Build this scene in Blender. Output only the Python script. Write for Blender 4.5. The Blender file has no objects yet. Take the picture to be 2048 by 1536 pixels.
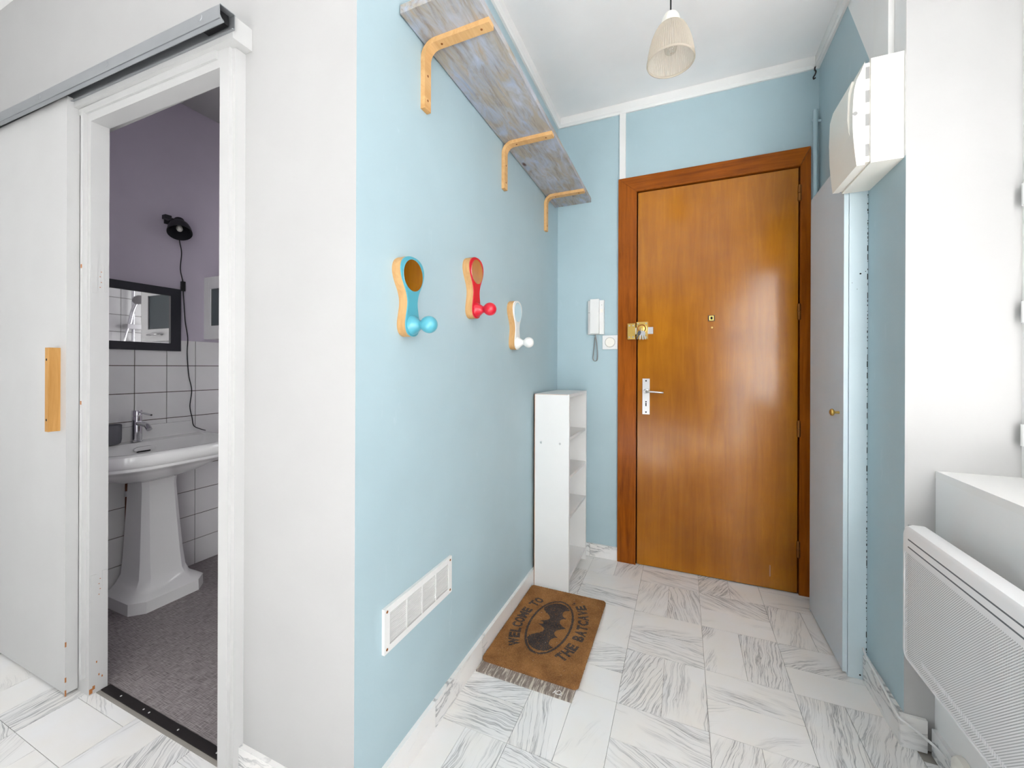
import bpy, bmesh, math, random
import numpy as np
from mathutils import Matrix, Vector, Euler

random.seed(7)
scene = bpy.context.scene
COL = scene.collection

# ------------------------------------------------------------------ camera
YAW, ROLL = math.radians(22.9517), math.radians(0.2181)
cam_data = bpy.data.cameras.new('camera')
cam = bpy.data.objects.new('camera', cam_data)
COL.objects.link(cam)
cam_data.sensor_fit = 'HORIZONTAL'
cam_data.sensor_width = 36.0
cam_data.lens = 806.1677 / 2048 * 36.0
cam_data.shift_y = -(768 - 734.2) / 2048
cam_data.clip_start = 0.02
cam.matrix_world = (Matrix.Translation((0.6858, -2.3089, 1.0766)) @ Matrix.Rotation(YAW, 4, 'Z')
                    @ Matrix.Rotation(math.pi / 2, 4, 'X') @ Matrix.Rotation(ROLL, 4, 'Z'))
scene.camera = cam

# ------------------------------------------------------------------ world, lights, exposure
world = bpy.data.worlds.new('world')
scene.world = world
world.use_nodes = True
bg = world.node_tree.nodes['Background']
bg.inputs['Color'].default_value = (0.86, 0.93, 1.0, 1)
bg.inputs['Strength'].default_value = 0.15


def area_light(name, loc, rot, sx, sy, power, color):
    ld = bpy.data.lights.new(name, 'AREA')
    ld.shape = 'RECTANGLE'
    ld.size, ld.size_y = sx, sy
    ld.energy = power
    ld.color = color
    o = bpy.data.objects.new(name, ld)
    COL.objects.link(o)
    o.location = loc
    o.rotation_euler = rot
    return o


# daylight entering by the window on the right and by the large window of the room behind the camera, then two added fills
area_light('daylight_side_window', (1.64, -1.95, 1.52), (0, math.pi / 2, 0), 1.36, 0.9, 12, (0.97, 0.985, 1.0))
area_light('daylight_french_window', (1.64, -3.4, 1.15), (0, math.pi / 2, 0), 2.0, 1.36, 30, (0.97, 0.985, 1.0))
area_light('left_fill_light', (-2.72, -3.6, 1.3), (0, -math.pi / 2, 0), 1.9, 2.2, 22, (0.97, 0.985, 1.0))  # added fill for faces turned left; no such window is known

area_light('bathroom_fill_light', (-0.6, -0.062, 1.35), (-math.pi / 2, 0, 0), 0.66, 0.9, 5.5, (0.98, 0.99, 1.0))  # added fill that brightens the dim bathroom from its end wall
sun_data = bpy.data.lights.new('sun', 'SUN')
sun_data.energy = 76
sun_data.angle = math.radians(1.0)
sun_data.color = (1.0, 0.99, 0.985)
sun = bpy.data.objects.new('sun', sun_data)
COL.objects.link(sun)
# falls through the side window onto the floor behind the camera
sun.rotation_euler = Vector((-1.0, -1.40, -1.0)).to_track_quat('-Z', 'Y').to_euler()

scene.view_settings.view_transform = 'Standard'
scene.view_settings.look = 'None'
scene.view_settings.gamma = 1.0
scene.view_settings.use_curve_mapping = False
scene.view_settings.exposure = 0.05


# ------------------------------------------------------------------ material helpers
def srgb(r, g, b):
    def f(c):
        c /= 255.0
        return c / 12.92 if c <= 0.04045 else ((c + 0.055) / 1.055) ** 2.4
    return (f(r), f(g), f(b), 1.0)


class N:
    """small node-graph helper"""
    def __init__(self, name):
        self.m = bpy.data.materials.new(name)
        self.m.use_nodes = True
        self.t = self.m.node_tree
        self.b = self.t.nodes['Principled BSDF']
        self.out = self.t.nodes['Material Output']

    def n(self, kind, **kw):
        nd = self.t.nodes.new(kind)
        for k, v in kw.items():
            if hasattr(nd, k):
                setattr(nd, k, v)
            else:
                nd.inputs[k].default_value = v
        return nd

    def l(self, a, b):
        self.t.links.new(a, b)

    def math(self, op, a, b=None, c=None, clamp=False):
        nd = self.t.nodes.new('ShaderNodeMath')
        nd.operation = op
        nd.use_clamp = clamp
        for i, v in enumerate((a, b, c)):
            if v is None:
                continue
            if isinstance(v, (int, float)):
                nd.inputs[i].default_value = v
            else:
                self.l(v, nd.inputs[i])
        return nd.outputs[0]

    def ramp(self, fac, stops):
        nd = self.t.nodes.new('ShaderNodeValToRGB')
        e = nd.color_ramp.elements
        while len(e) < len(stops):
            e.new(0.5)
        for i, (p, c) in enumerate(stops):
            e[i].position = p
            e[i].color = c
        self.l(fac, nd.inputs[0])
        return nd.outputs[0]

    def mix(self, fac, a, b):
        nd = self.t.nodes.new('ShaderNodeMix')
        nd.data_type = 'RGBA'
        for s, v in ((nd.inputs[0], fac), (nd.inputs[6], a), (nd.inputs[7], b)):
            if isinstance(v, (int, float, tuple)):
                s.default_value = v
            else:
                self.l(v, s)
        return nd.outputs[2]

    def coords(self, scale=(1, 1, 1), rnd=0.0, kind='Object', rotz=0.0):
        tc = self.n('ShaderNodeTexCoord')
        mp = self.n('ShaderNodeMapping')
        mp.inputs['Scale'].default_value = scale
        mp.inputs['Rotation'].default_value = (0, 0, rotz)
        v = tc.outputs[kind]
        if rnd:
            oi = self.n('ShaderNodeObjectInfo')
            cx = self.n('ShaderNodeCombineXYZ')
            for i, k in enumerate((rnd, rnd * 2.3, rnd * 1.7)):
                self.l(self.math('MULTIPLY', oi.outputs['Random'], k), cx.inputs[i])
            ad = self.n('ShaderNodeVectorMath', operation='ADD')
            self.l(v, ad.inputs[0])
            self.l(cx.outputs[0], ad.inputs[1])
            v = ad.outputs[0]
        self.l(v, mp.inputs['Vector'])
        return mp.outputs[0]

    def noise(self, vec, scale, detail=4.0, rough=0.55, dist=0.0):
        nd = self.n('ShaderNodeTexNoise')
        nd.inputs['Scale'].default_value = scale
        nd.inputs['Detail'].default_value = detail
        nd.inputs['Roughness'].default_value = rough
        nd.inputs['Distortion'].default_value = dist
        if vec is not None:
            self.l(vec, nd.inputs['Vector'])
        return nd.outputs[0]

    def bump(self, height, strength=0.2, dist=0.002):
        nd = self.n('ShaderNodeBump')
        nd.inputs['Strength'].default_value = strength
        nd.inputs['Distance'].default_value = dist
        self.l(height, nd.inputs['Height'])
        self.l(nd.outputs[0], self.b.inputs['Normal'])


def plain(name, col, rough=0.5, metal=0.0, var=0.0, bump=0.0, bscale=120, coat=0.0):
    g = N(name)
    g.b.inputs['Roughness'].default_value = rough
    g.b.inputs['Metallic'].default_value = metal
    g.b.inputs['Coat Weight'].default_value = coat
    g.b.inputs['Base Color'].default_value = col
    v = g.coords()
    if var:
        d = tuple(c * (1 - var) for c in col[:3]) + (1,)
        l = tuple(min(1, c * (1 + var)) for c in col[:3]) + (1,)
        g.l(g.ramp(g.noise(v, 6, 5), [(0.3, d), (0.7, l)]), g.b.inputs['Base Color'])
    if bump:
        g.bump(g.noise(v, bscale, 3), bump, 0.002)
    return g.m


def paint(name, col, rough=0.55, scuff=None):
    """matt roller-applied wall paint with a faint unevenness and a few scuffs"""
    g = N(name)
    v = g.coords()
    d = tuple(c * 0.955 for c in col[:3]) + (1,)
    l = tuple(min(1, c * 1.03) for c in col[:3]) + (1,)
    c = g.ramp(g.noise(v, 2.2, 3, 0.6), [(0.3, d), (0.7, l)])
    if scuff:
        m = g.noise(g.coords((9, 9, 2.5)), 2.4, 4, 0.7)
        c = g.mix(g.math('MULTIPLY', g.ramp(m, [(0.64, (0, 0, 0, 1)), (0.74, (1, 1, 1, 1))]), 0.5), c, scuff)
    g.l(c, g.b.inputs['Base Color'])
    g.b.inputs['Roughness'].default_value = rough
    g.bump(g.noise(v, 90, 1, 0.6), 0.12, 0.0015)
    return g.m


def wood(name, dark, light, grain=(3, 3, 3), rough=0.35, coat=0.0, blotch=0.4, scale=1.0, bump=0.1, stain=None):
    """grain axis = the axis with the small scale"""
    g = N(name)
    v = g.coords(grain, rnd=3.0)
    n1 = g.noise(v, 6 * scale, 8, 0.65, 0.6)
    n2 = g.noise(g.coords((1, 1, 1), rnd=3.0), 2.0 * scale, 4, 0.5)
    f = g.math('ADD', g.math('MULTIPLY', n1, 1 - blotch), g.math('MULTIPLY', n2, blotch))
    c = g.ramp(f, [(0.34, dark), (0.66, light)])
    pores = g.noise(g.coords(tuple(x * 3 for x in grain), rnd=5.0), 22 * scale, 3, 0.6)
    c = g.mix(g.math('MULTIPLY', g.ramp(pores, [(0.60, (0, 0, 0, 1)), (0.72, (1, 1, 1, 1))]), 0.35), c, dark)
    if stain:
        s = g.noise(g.coords((14, 14, 14)), 3.5, 6, 0.7)
        c = g.mix(g.ramp(s, [(0.66, (0, 0, 0, 1)), (0.74, (1, 1, 1, 1))]), c, stain)
    g.l(c, g.b.inputs['Base Color'])
    g.b.inputs['Roughness'].default_value = rough
    g.b.inputs['Coat Weight'].default_value = coat
    g.b.inputs['Coat Roughness'].default_value = 0.17
    g.b.inputs['Specular IOR Level'].default_value = 0.05
    g.bump(n1, bump, 0.001)
    return g.m


def marble(name, rough=0.22, tint=1.0, s1=(2.6, 78, 3), s2=(3.2, 11, 3), k=24.0, warp=0.034):
    g = N(name)
    oi = g.n('ShaderNodeObjectInfo')
    rnd = oi.outputs['Random']
    tc = g.n('ShaderNodeTexCoord')
    rot = g.n('ShaderNodeVectorRotate', rotation_type='Z_AXIS')
    g.l(tc.outputs['Object'], rot.inputs['Vector'])
    r2 = g.math('FRACT', g.math('MULTIPLY', rnd, 7.31))
    r3 = g.math('FRACT', g.math('MULTIPLY', rnd, 13.7))
    g.l(g.math('MULTIPLY_ADD', r2, 1.1, -0.55), rot.inputs['Angle'])
    off = g.n('ShaderNodeCombineXYZ')
    g.l(g.math('MULTIPLY', rnd, 31.0), off.inputs[0])
    g.l(g.math('MULTIPLY', rnd, 77.0), off.inputs[1])
    ad = g.n('ShaderNodeVectorMath', operation='ADD')
    g.l(rot.outputs[0], ad.inputs[0])
    g.l(off.outputs[0], ad.inputs[1])
    # low-frequency warp keeps the veins wavering
    wn = g.n('ShaderNodeTexNoise')
    wn.inputs['Scale'].default_value = 9
    wn.inputs['Detail'].default_value = 3
    g.l(ad.outputs[0], wn.inputs['Vector'])
    ws = g.n('ShaderNodeVectorMath', operation='SCALE')
    ws.inputs['Scale'].default_value = warp
    g.l(wn.outputs['Color'], ws.inputs[0])
    aw = g.n('ShaderNodeVectorMath', operation='ADD')
    g.l(ad.outputs[0], aw.inputs[0])
    g.l(ws.outputs[0], aw.inputs[1])
    mp = g.n('ShaderNodeMapping')
    mp.inputs['Scale'].default_value = s1
    g.l(aw.outputs[0], mp.inputs['Vector'])
    n1 = g.noise(mp.outputs[0], 1.0, 5, 0.62, 0.4)
    ridge = g.math('SUBTRACT', 1.0, g.math('MULTIPLY', g.math('ABSOLUTE', g.math('SUBTRACT', n1, 0.5)), k), clamp=True)
    ridge = g.math('POWER', ridge, 1.1)
    mp2 = g.n('ShaderNodeMapping')
    mp2.inputs['Scale'].default_value = s2
    g.l(aw.outputs[0], mp2.inputs['Vector'])
    n2 = g.noise(mp2.outputs[0], 1.0, 3, 0.5)
    # how much of the tile is veined differs from tile to tile
    gate = g.math('MULTIPLY', g.math('SUBTRACT', n2, g.math('MULTIPLY_ADD', r3, 0.25, 0.30)), 5.5, clamp=True)
    vein = g.math('MULTIPLY', ridge, gate)
    soft = g.math('MULTIPLY', gate, g.math('MULTIPLY', g.noise(mp.outputs[0], 0.6, 4, 0.5), 0.24))
    warm = g.noise(ad.outputs[0], 7, 4, 0.5)
    base = g.ramp(warm, [(0.35, tuple(c * tint for c in (0.87, 0.87, 0.87)) + (1,)),
                         (0.7, tuple(c * tint for c in (0.87, 0.85, 0.81)) + (1,))])
    c = g.mix(soft, base, (0.45, 0.46, 0.47, 1))
    c = g.mix(g.math('MULTIPLY', vein, 0.80), c, (0.22, 0.23, 0.245, 1))
    g.l(c, g.b.inputs['Base Color'])
    g.b.inputs['Roughness'].default_value = rough
    return g.m


M = {}
M['white'] = paint('white_wall_paint_greyed', (0.475, 0.474, 0.470, 1), 0.6)  # white darkened in colour to hold down the strong light it gets
M['white_ungreyed'] = paint('white_wall_paint_ungreyed', (0.86, 0.858, 0.85, 1), 0.6)  # same white left undarkened for faces that get less light
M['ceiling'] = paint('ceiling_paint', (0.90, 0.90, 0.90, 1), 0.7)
M['blue'] = paint('pale_blue_wall_paint', srgb(169, 192, 200), 0.5, scuff=srgb(186, 204, 211))
M['room_white'] = plain('plain_room_white', (0.50, 0.50, 0.495, 1), 0.8)
M['room_floor'] = plain('pale_stone_floor', (0.74, 0.735, 0.725, 1), 0.5)
M['blue_lit'] = paint('wall_blue_lit_copy', srgb(214, 230, 236), 0.45)  # wall blue lightened in colour to stand for light on the cupboard edge
M['purple'] = paint('mauve_wall_paint', srgb(203, 195, 209), 0.6)
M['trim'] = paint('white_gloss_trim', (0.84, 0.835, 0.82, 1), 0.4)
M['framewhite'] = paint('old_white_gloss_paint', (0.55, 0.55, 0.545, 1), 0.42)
M['wood_door'] = wood('varnished_door_veneer', srgb(140, 78, 0), srgb(186, 118, 12), (5, 5, 0.35), 0.6, 0.75, 0.6, 1.0, 0.03)
M['wood_frame'] = wood('varnished_frame_wood', srgb(112, 52, 6), srgb(170, 92, 22), (7, 7, 0.5), 0.38, 0.2, 0.4, 1.2, 0.08, stain=srgb(70, 34, 12))
M['wood_frame_h'] = wood('varnished_lintel_wood', srgb(112, 52, 6), srgb(170, 92, 22), (0.5, 7, 7), 0.38, 0.2, 0.4, 1.2, 0.08, stain=srgb(70, 34, 12))
M['gap_dark'] = plain('dark_gap_sheet', srgb(58, 32, 16), 0.7, var=0.1)
M['beech'] = wood('pale_beech', srgb(186, 142, 92), srgb(210, 170, 120), (9, 9, 0.7), 0.45, 0, 0.3, 1.4, 0.04)
M['ply'] = wood('bent_plywood', srgb(198, 152, 98), srgb(222, 182, 130), (6, 0.8, 6), 0.45, 0, 0.3, 1.2, 0.04)
M['handlewood'] = wood('honey_pine', srgb(176, 128, 70), srgb(204, 158, 98), (9, 9, 0.5), 0.5, 0, 0.3, 1.4, 0.05)
M['marble'] = marble('grey_veined_marble')
M['marble_bb'] = marble('marble_skirting', 0.3, s1=(5, 5, 24), s2=(4, 4, 9), k=24.0, warp=0.05)
M['grout'] = plain('floor_grout', srgb(150, 145, 138), 0.9, var=0.1)
M['plastic'] = plain('white_plastic', (0.80, 0.80, 0.79, 1), 0.35)
M['cream'] = plain('cream_plastic', srgb(238, 235, 226), 0.38)
M['melamine'] = plain('white_melamine', (0.82, 0.82, 0.81, 1), 0.4, var=0.01)
M['chip'] = plain('raw_chipboard_edge', srgb(170, 110, 60), 0.8, var=0.15)
M['brass'] = plain('aged_brass', srgb(206, 172, 96), 0.32, 1.0, var=0.12)
M['steel'] = plain('brushed_steel', srgb(205, 205, 205), 0.3, 1.0, var=0.05)
M['chrome'] = plain('chrome', srgb(225, 225, 228), 0.08, 1.0)
M['alu'] = plain('galvanised_steel', srgb(160, 163, 166), 0.42, 0.7, var=0.05)
M['darkmetal'] = plain('dark_metal', srgb(50, 46, 46), 0.5, 0.6, var=0.1)
M['hinge'] = plain('bronze_hinge', srgb(140, 86, 36), 0.4, 0.7, var=0.15)
M['black'] = plain('black_plastic', srgb(20, 20, 22), 0.5)
M['hole'] = plain('dark_hole', srgb(14, 13, 12), 0.9)
M['grey_door'] = plain('grey_cupboard_paint', srgb(204, 214, 222), 0.5, var=0.02, bump=0.05)
M['turquoise'] = plain('turquoise_lacquer', srgb(78, 162, 180), 0.28, coat=0.4)
M['red'] = plain('red_lacquer', srgb(204, 12, 42), 0.28, coat=0.4)
M['white_lacquer'] = plain('white_lacquer', (0.82, 0.82, 0.80, 1), 0.28, coat=0.4)
M['mirror'] = plain('mirror_glass', (0.92, 0.92, 0.92, 1), 0.02, 1.0)
M['ceramic'] = plain('white_ceramic', (0.86, 0.86, 0.85, 1), 0.12, coat=0.5)
M['tile'] = plain('white_wall_tile', (0.85, 0.845, 0.84, 1), 0.18, var=0.02, coat=0.2)
M['tile_grout'] = plain('dark_tile_grout', srgb(84, 72, 60), 0.9)
M['mirror_frame'] = plain('black_wood_frame', srgb(38, 38, 46), 0.45, bump=0.05)
M['lamp_black'] = plain('black_lamp_metal', srgb(44, 44, 48), 0.42, 0.3)
M['cup_grey'] = plain('grey_ceramic_cup', srgb(96, 96, 102), 0.45)
M['copper'] = plain('old_copper_pipe', srgb(110, 62, 40), 0.5, 0.6, var=0.2)
M['coil'] = plain('grey_coiled_cord', srgb(150, 150, 148), 0.5)
M['coil_dark'] = plain('grey_recess', srgb(110, 112, 116), 0.7)
M['vent_back'] = plain('grey_brown_backing', srgb(120, 112, 102), 0.8)
M['flap_glass'] = plain('frosted_dark_glass', srgb(86, 96, 98), 0.25)
M['underlay'] = None


def vinyl():
    g = N('woven_grey_vinyl')
    a = g.noise(g.coords((8, 130, 1)), 3.4, 2, 0.6)
    b = g.noise(g.coords((130, 8, 1)), 3.4, 2, 0.6)
    f = g.math('MULTIPLY', g.math('ADD', a, b), 0.5)
    g.l(g.ramp(f, [(0.36, srgb(88, 80, 82)), (0.64, srgb(172, 164, 164))]), g.b.inputs['Base Color'])
    g.b.inputs['Roughness'].default_value = 0.55
    return g.m


def shelf_paint():
    g = N('worn_blue_wash_on_grey_wood')
    grain = g.noise(g.coords((22, 1.6, 22)), 4, 7, 0.65, 0.5)
    wood_c = g.ramp(grain, [(0.3, srgb(132, 122, 112)), (0.55, srgb(166, 158, 146)), (0.75, srgb(176, 152, 126))])
    p1 = g.noise(g.coords((11, 3.2, 11)), 2.6, 7, 0.62, 0.8)
    p2 = g.noise(g.coords((3, 3, 3)), 1.6, 3, 0.5)
    m = g.ramp(g.math('ADD', g.math('MULTIPLY', p1, 0.8), g.math('MULTIPLY', p2, 0.2)),
               [(0.43, (0, 0, 0, 1)), (0.65, (0.85, 0.85, 0.85, 1))])
    c = g.mix(m, wood_c, g.ramp(p2, [(0.35, srgb(150, 172, 206)), (0.65, srgb(182, 192, 210))]))
    kn = g.n('ShaderNodeTexVoronoi')
    kn.inputs['Scale'].default_value = 1.0
    g.l(g.coords((9, 4, 1)), kn.inputs['Vector'])
    c = g.mix(g.ramp(kn.outputs['Distance'], [(0.05, (1, 1, 1, 1)), (0.10, (0, 0, 0, 1))]), c, srgb(84, 58, 46))
    g.l(c, g.b.inputs['Base Color'])
    g.b.inputs['Roughness'].default_value = 0.6
    g.bump(grain, 0.2, 0.001)
    return g.m


def coir(name, lo, hi):
    g = N(name)
    v = g.coords()
    a = g.noise(v, 420, 3, 0.7)
    b = g.noise(v, 14, 4, 0.6)
    f = g.math('ADD', g.math('MULTIPLY', a, 0.6), g.math('MULTIPLY', b, 0.4))
    c = g.ramp(f, [(0.36, lo), (0.64, hi)])
    spk = g.noise(v, 190, 2, 0.5)
    c = g.mix(g.ramp(spk, [(0.745, (0, 0, 0, 1)), (0.77, (1, 1, 1, 1))]), c, srgb(214, 200, 184))
    g.l(c, g.b.inputs['Base Color'])
    g.b.inputs['Roughness'].default_value = 0.95
    g.bump(a, 0.8, 0.004)
    return g.m


def underlay():
    g = N('worn_grey_backing')
    a = g.noise(g.coords((70, 7, 1)), 1.8, 5, 0.7, 0.6)
    g.l(g.ramp(a, [(0.42, srgb(124, 112, 104)), (0.50, srgb(140, 128, 120)), (0.60, srgb(206, 198, 184))]),
        g.b.inputs['Base Color'])
    g.b.inputs['Roughness'].default_value = 0.7
    return g.m


def ribbed_glass():
    g = N('cream_tinted_ribbed_glass')
    g.b.inputs['Base Color'].default_value = srgb(228, 221, 210)
    g.b.inputs['Roughness'].default_value = 0.2
    tl = g.n('ShaderNodeBsdfTranslucent')
    tl.inputs['Color'].default_value = srgb(236, 229, 216)
    m1 = g.n('ShaderNodeMixShader')
    m1.inputs[0].default_value = 0.45
    g.l(g.b.outputs[0], m1.inputs[1])
    g.l(tl.outputs[0], m1.inputs[2])
    tr = g.n('ShaderNodeBsdfTransparent')
    tr.inputs['Color'].default_value = srgb(250, 242, 230)
    m2 = g.n('ShaderNodeMixShader')
    m2.inputs[0].default_value = 0.30
    g.l(m1.outputs[0], m2.inputs[1])
    g.l(tr.outputs[0], m2.inputs[2])
    g.l(m2.outputs[0], g.out.inputs['Surface'])
    return g.m


def clear_glass(name, tint=(1, 1, 1, 1), refl=0.03):
    g = N(name)
    tr = g.n('ShaderNodeBsdfTransparent')
    tr.inputs['Color'].default_value = tint
    gl = g.n('ShaderNodeBsdfGlossy')
    gl.inputs['Roughness'].default_value = 0.02
    lw = g.n('ShaderNodeLayerWeight')
    lw.inputs['Blend'].default_value = 0.3
    mx = g.n('ShaderNodeMixShader')
    g.l(g.math('MULTIPLY_ADD', g.math('POWER', lw.outputs['Facing'], 4.0), 0.5, refl, clamp=True), mx.inputs[0])
    g.l(tr.outputs[0], mx.inputs[1])
    g.l(gl.outputs[0], mx.inputs[2])
    g.l(mx.outputs[0], g.out.inputs['Surface'])
    return g.m


def perforated():
    """white sheet metal with a staggered grid of real (see-through) holes"""
    g = N('perforated_white_sheet')
    g.b.inputs['Base Color'].default_value = (0.89, 0.89, 0.89, 1)
    g.b.inputs['Roughness'].default_value = 0.4
    tc = g.n('ShaderNodeTexCoord')
    sp = g.n('ShaderNodeSeparateXYZ')
    g.l(tc.outputs['Object'], sp.inputs[0])
    per = 0.0058
    u = g.math('DIVIDE', sp.outputs[1], per)
    w = g.math('DIVIDE', sp.outputs[2], per)

    def dots(ou, ow):
        a = g.math('SUBTRACT', g.math('FRACT', g.math('ADD', u, ou)), 0.5)
        b = g.math('SUBTRACT', g.math('FRACT', g.math('ADD', w, ow)), 0.5)
        d = g.math('SQRT', g.math('ADD', g.math('MULTIPLY', a, a), g.math('MULTIPLY', b, b)))
        return g.math('LESS_THAN', d, 0.20)
    hole = g.math('MAXIMUM', dots(100, 100), dots(100.5, 100.5))
    tr = g.n('ShaderNodeBsdfTransparent')
    mx = g.n('ShaderNodeMixShader')
    g.l(hole, mx.inputs[0])
    g.l(g.b.outputs[0], mx.inputs[1])
    g.l(tr.outputs[0], mx.inputs[2])
    g.l(mx.outputs[0], g.out.inputs['Surface'])
    return g.m


M['vinyl'] = vinyl()
M['shelf'] = shelf_paint()
M['coir'] = coir('brown_coir', srgb(104, 64, 28), srgb(180, 128, 74))
M['coir_black'] = coir('black_printed_coir', srgb(38, 32, 32), srgb(84, 74, 70))
M['underlay'] = underlay()
M['ribbed'] = ribbed_glass()
M['glass'] = clear_glass('clear_glass')
M['bulb_glass'] = clear_glass('clear_bulb_glass', (0.93, 0.92, 0.90, 1), 0.16)
M['perf'] = perforated()
M['rad_in'] = plain('radiator_interior', srgb(150, 152, 154), 0.7)
M['rad'] = plain('white_enamel', (0.89, 0.89, 0.895, 1), 0.3, coat=0.2)


# ------------------------------------------------------------------ mesh helpers
def box(bm, x0, x1, y0, y1, z0, z1):
    vs = [bm.verts.new(p) for p in ((x0, y0, z0), (x1, y0, z0), (x1, y1, z0), (x0, y1, z0),
                                    (x0, y0, z1), (x1, y0, z1), (x1, y1, z1), (x0, y1, z1))]
    fs = [bm.faces.new([vs[i] for i in q]) for q in ((3, 2, 1, 0), (4, 5, 6, 7), (0, 1, 5, 4), (1, 2, 6, 5), (2, 3, 7, 6), (3, 0, 4, 7))]
    return vs, fs      # faces: bottom, top, -y, +x, +y, -x


def skew_box(bm, x0, x1, y0, y1, za0, za1, zb0, zb1):
    """box whose z range differs at its x0 and x1 end"""
    vs, fs = box(bm, x0, x1, y0, y1, 0, 1)
    for v, z in zip(vs, (za0, zb0, zb0, za0, za1, zb1, zb1, za1)):
        v.co.z = z
    return vs, fs


def bevel(bm, w, seg=2, ang=0.5):
    es = [e for e in bm.edges if len(e.link_faces) == 2 and e.calc_face_angle(0) > ang]
    if es:
        bmesh.ops.bevel(bm, geom=es, offset=w, segments=seg, profile=0.5, affect='EDGES', clamp_overlap=True)


def bbox(*a, b=0.0, seg=2):
    bm = bmesh.new()
    box(bm, *a)
    if b:
        bevel(bm, b, seg)
    return bm


def loft(bm, loops, cap0=True, cap1=True):
    rows = [[bm.verts.new(p) for p in lp] for lp in loops]
    n = len(rows[0])
    for a, b in zip(rows, rows[1:]):
        for i in range(n):
            bm.faces.new((a[i], a[(i + 1) % n], b[(i + 1) % n], b[i]))
    if cap0:
        bm.faces.new(list(reversed(rows[0])))
    if cap1:
        bm.faces.new(rows[-1])
    return rows


def lathe(bm, prof, seg=32, mat=None, flute=0.0, nfl=0, cap0=False, cap1=False):
    loops = []
    for r, z in prof:
        lp = []
        for i in range(seg):
            a = 2 * math.pi * i / seg
            rr = r * (1 + (flute * math.cos(nfl * a) if nfl else 0))
            p = Vector((rr * math.cos(a), rr * math.sin(a), z))
            lp.append(mat @ p if mat else p)
        loops.append(lp)
    loft(bm, loops, cap0, cap1)


def tube(bm, pts, r, seg=8, caps=True):
    pts = [Vector(p) for p in pts]
    loops = []
    up = None
    for i, p in enumerate(pts):
        t = (pts[min(i + 1, len(pts) - 1)] - pts[max(i - 1, 0)]).normalized()
        if up is None:
            up = t.orthogonal().normalized()
        up = (up - t * up.dot(t)).normalized()
        s = t.cross(up)
        loops.append([p + r * (math.cos(2 * math.pi * k / seg) * up + math.sin(2 * math.pi * k / seg) * s) for k in range(seg)])
    loft(bm, loops, caps, caps)


def smooth_path(pts, n=6):
    pts = [Vector(p) for p in pts]
    out = []
    for i in range(len(pts) - 1):
        p0, p1, p2, p3 = pts[max(i - 1, 0)], pts[i], pts[i + 1], pts[min(i + 2, len(pts) - 1)]
        for k in range(n):
            t = k / n
            out.append(0.5 * ((2 * p1) + (p2 - p0) * t + (2 * p0 - 5 * p1 + 4 * p2 - p3) * t * t + (3 * p1 - p0 - 3 * p2 + p3) * t ** 3))
    out.append(pts[-1])
    return out


def prism(bm, outline, axis, a, b):
    """extrude a 2D outline; axis 'x': outline in (y,z) ..."""
    def P(u, v, w):
        return {'x': (w, u, v), 'y': (u, w, v), 'z': (u, v, w)}[axis]
    lo = [bm.verts.new(P(u, v, a)) for u, v in outline]
    hi = [bm.verts.new(P(u, v, b)) for u, v in outline]
    n = len(lo)
    for i in range(n):
        bm.faces.new((lo[i], lo[(i + 1) % n], hi[(i + 1) % n], hi[i]))
    bm.faces.new(list(reversed(lo)))
    bm.faces.new(hi)


def obj(name, bm, mats, parent=None, loc=(0, 0, 0), smooth=False, label=None, cat=None, group=None, kind=None):
    """bm is in world coordinates; the object's origin goes to loc (or stays with its parent)"""
    bmesh.ops.recalc_face_normals(bm, faces=bm.faces[:])
    me = bpy.data.meshes.new(name)
    base = Vector(parent['_o']) if parent is not None else Vector(loc)
    bmesh.ops.translate(bm, verts=bm.verts[:], vec=-base)
    bm.to_mesh(me)
    bm.free()
    for m in (mats if isinstance(mats, (list, tuple)) else [mats]):
        me.materials.append(M[m] if isinstance(m, str) else m)
    if smooth:
        for p in me.polygons:
            p.use_smooth = True
        me.set_sharp_from_angle(angle=math.radians(38))
    o = bpy.data.objects.new(name, me)
    COL.objects.link(o)
    if parent is not None:
        o.parent = parent
    else:
        o.location = base
    o['_o'] = tuple(base)
    tag(o, label, cat, group, kind)
    return o


def tag(o, label=None, cat=None, group=None, kind=None):
    for k, v in (('label', label), ('category', cat), ('group', group), ('kind', kind)):
        if v:
            o[k] = v


def thing(name, loc, label, cat, group=None, kind=None):
    o = bpy.data.objects.new(name, None)
    o.empty_display_size = 0.05
    COL.objects.link(o)
    o.location = loc
    o['_o'] = tuple(loc)
    tag(o, label, cat, group, kind)
    return o


SPLIT = {'screw', 'rivet', 'screw_hole', 'screw_cap', 'chipped_paint', 'vent_gap', 'frame_bead'}


def islands(bm):
    seen, out = set(), []
    for v in bm.verts:
        if v in seen:
            continue
        st, grp = [v], []
        seen.add(v)
        while st:
            a = st.pop()
            grp.append(a)
            for e in a.link_edges:
                b = e.other_vert(a)
                if b not in seen:
                    seen.add(b)
                    st.append(b)
        out.append(grp)
    return out


def part(parent, name, bm, mats, smooth=False, label=None, kind=None):
    if name in SPLIT:
        o = None
        for grp in islands(bm):
            nb = bmesh.new()
            mp = {v: nb.verts.new(v.co) for v in grp}
            for f in {f for v in grp for f in v.link_faces}:
                nb.faces.new([mp[v] for v in f.verts])
            o = obj(name, nb, mats, parent=parent, smooth=smooth, label=label)
        bm.free()
        return o
    return obj(name, bm, mats, parent=parent, smooth=smooth, label=label, kind=kind)


def pbox(parent, name, mats, *a, b=0.0, seg=2, label=None):
    return part(parent, name, bbox(*a, b=b, seg=seg), mats, label=label)


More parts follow.
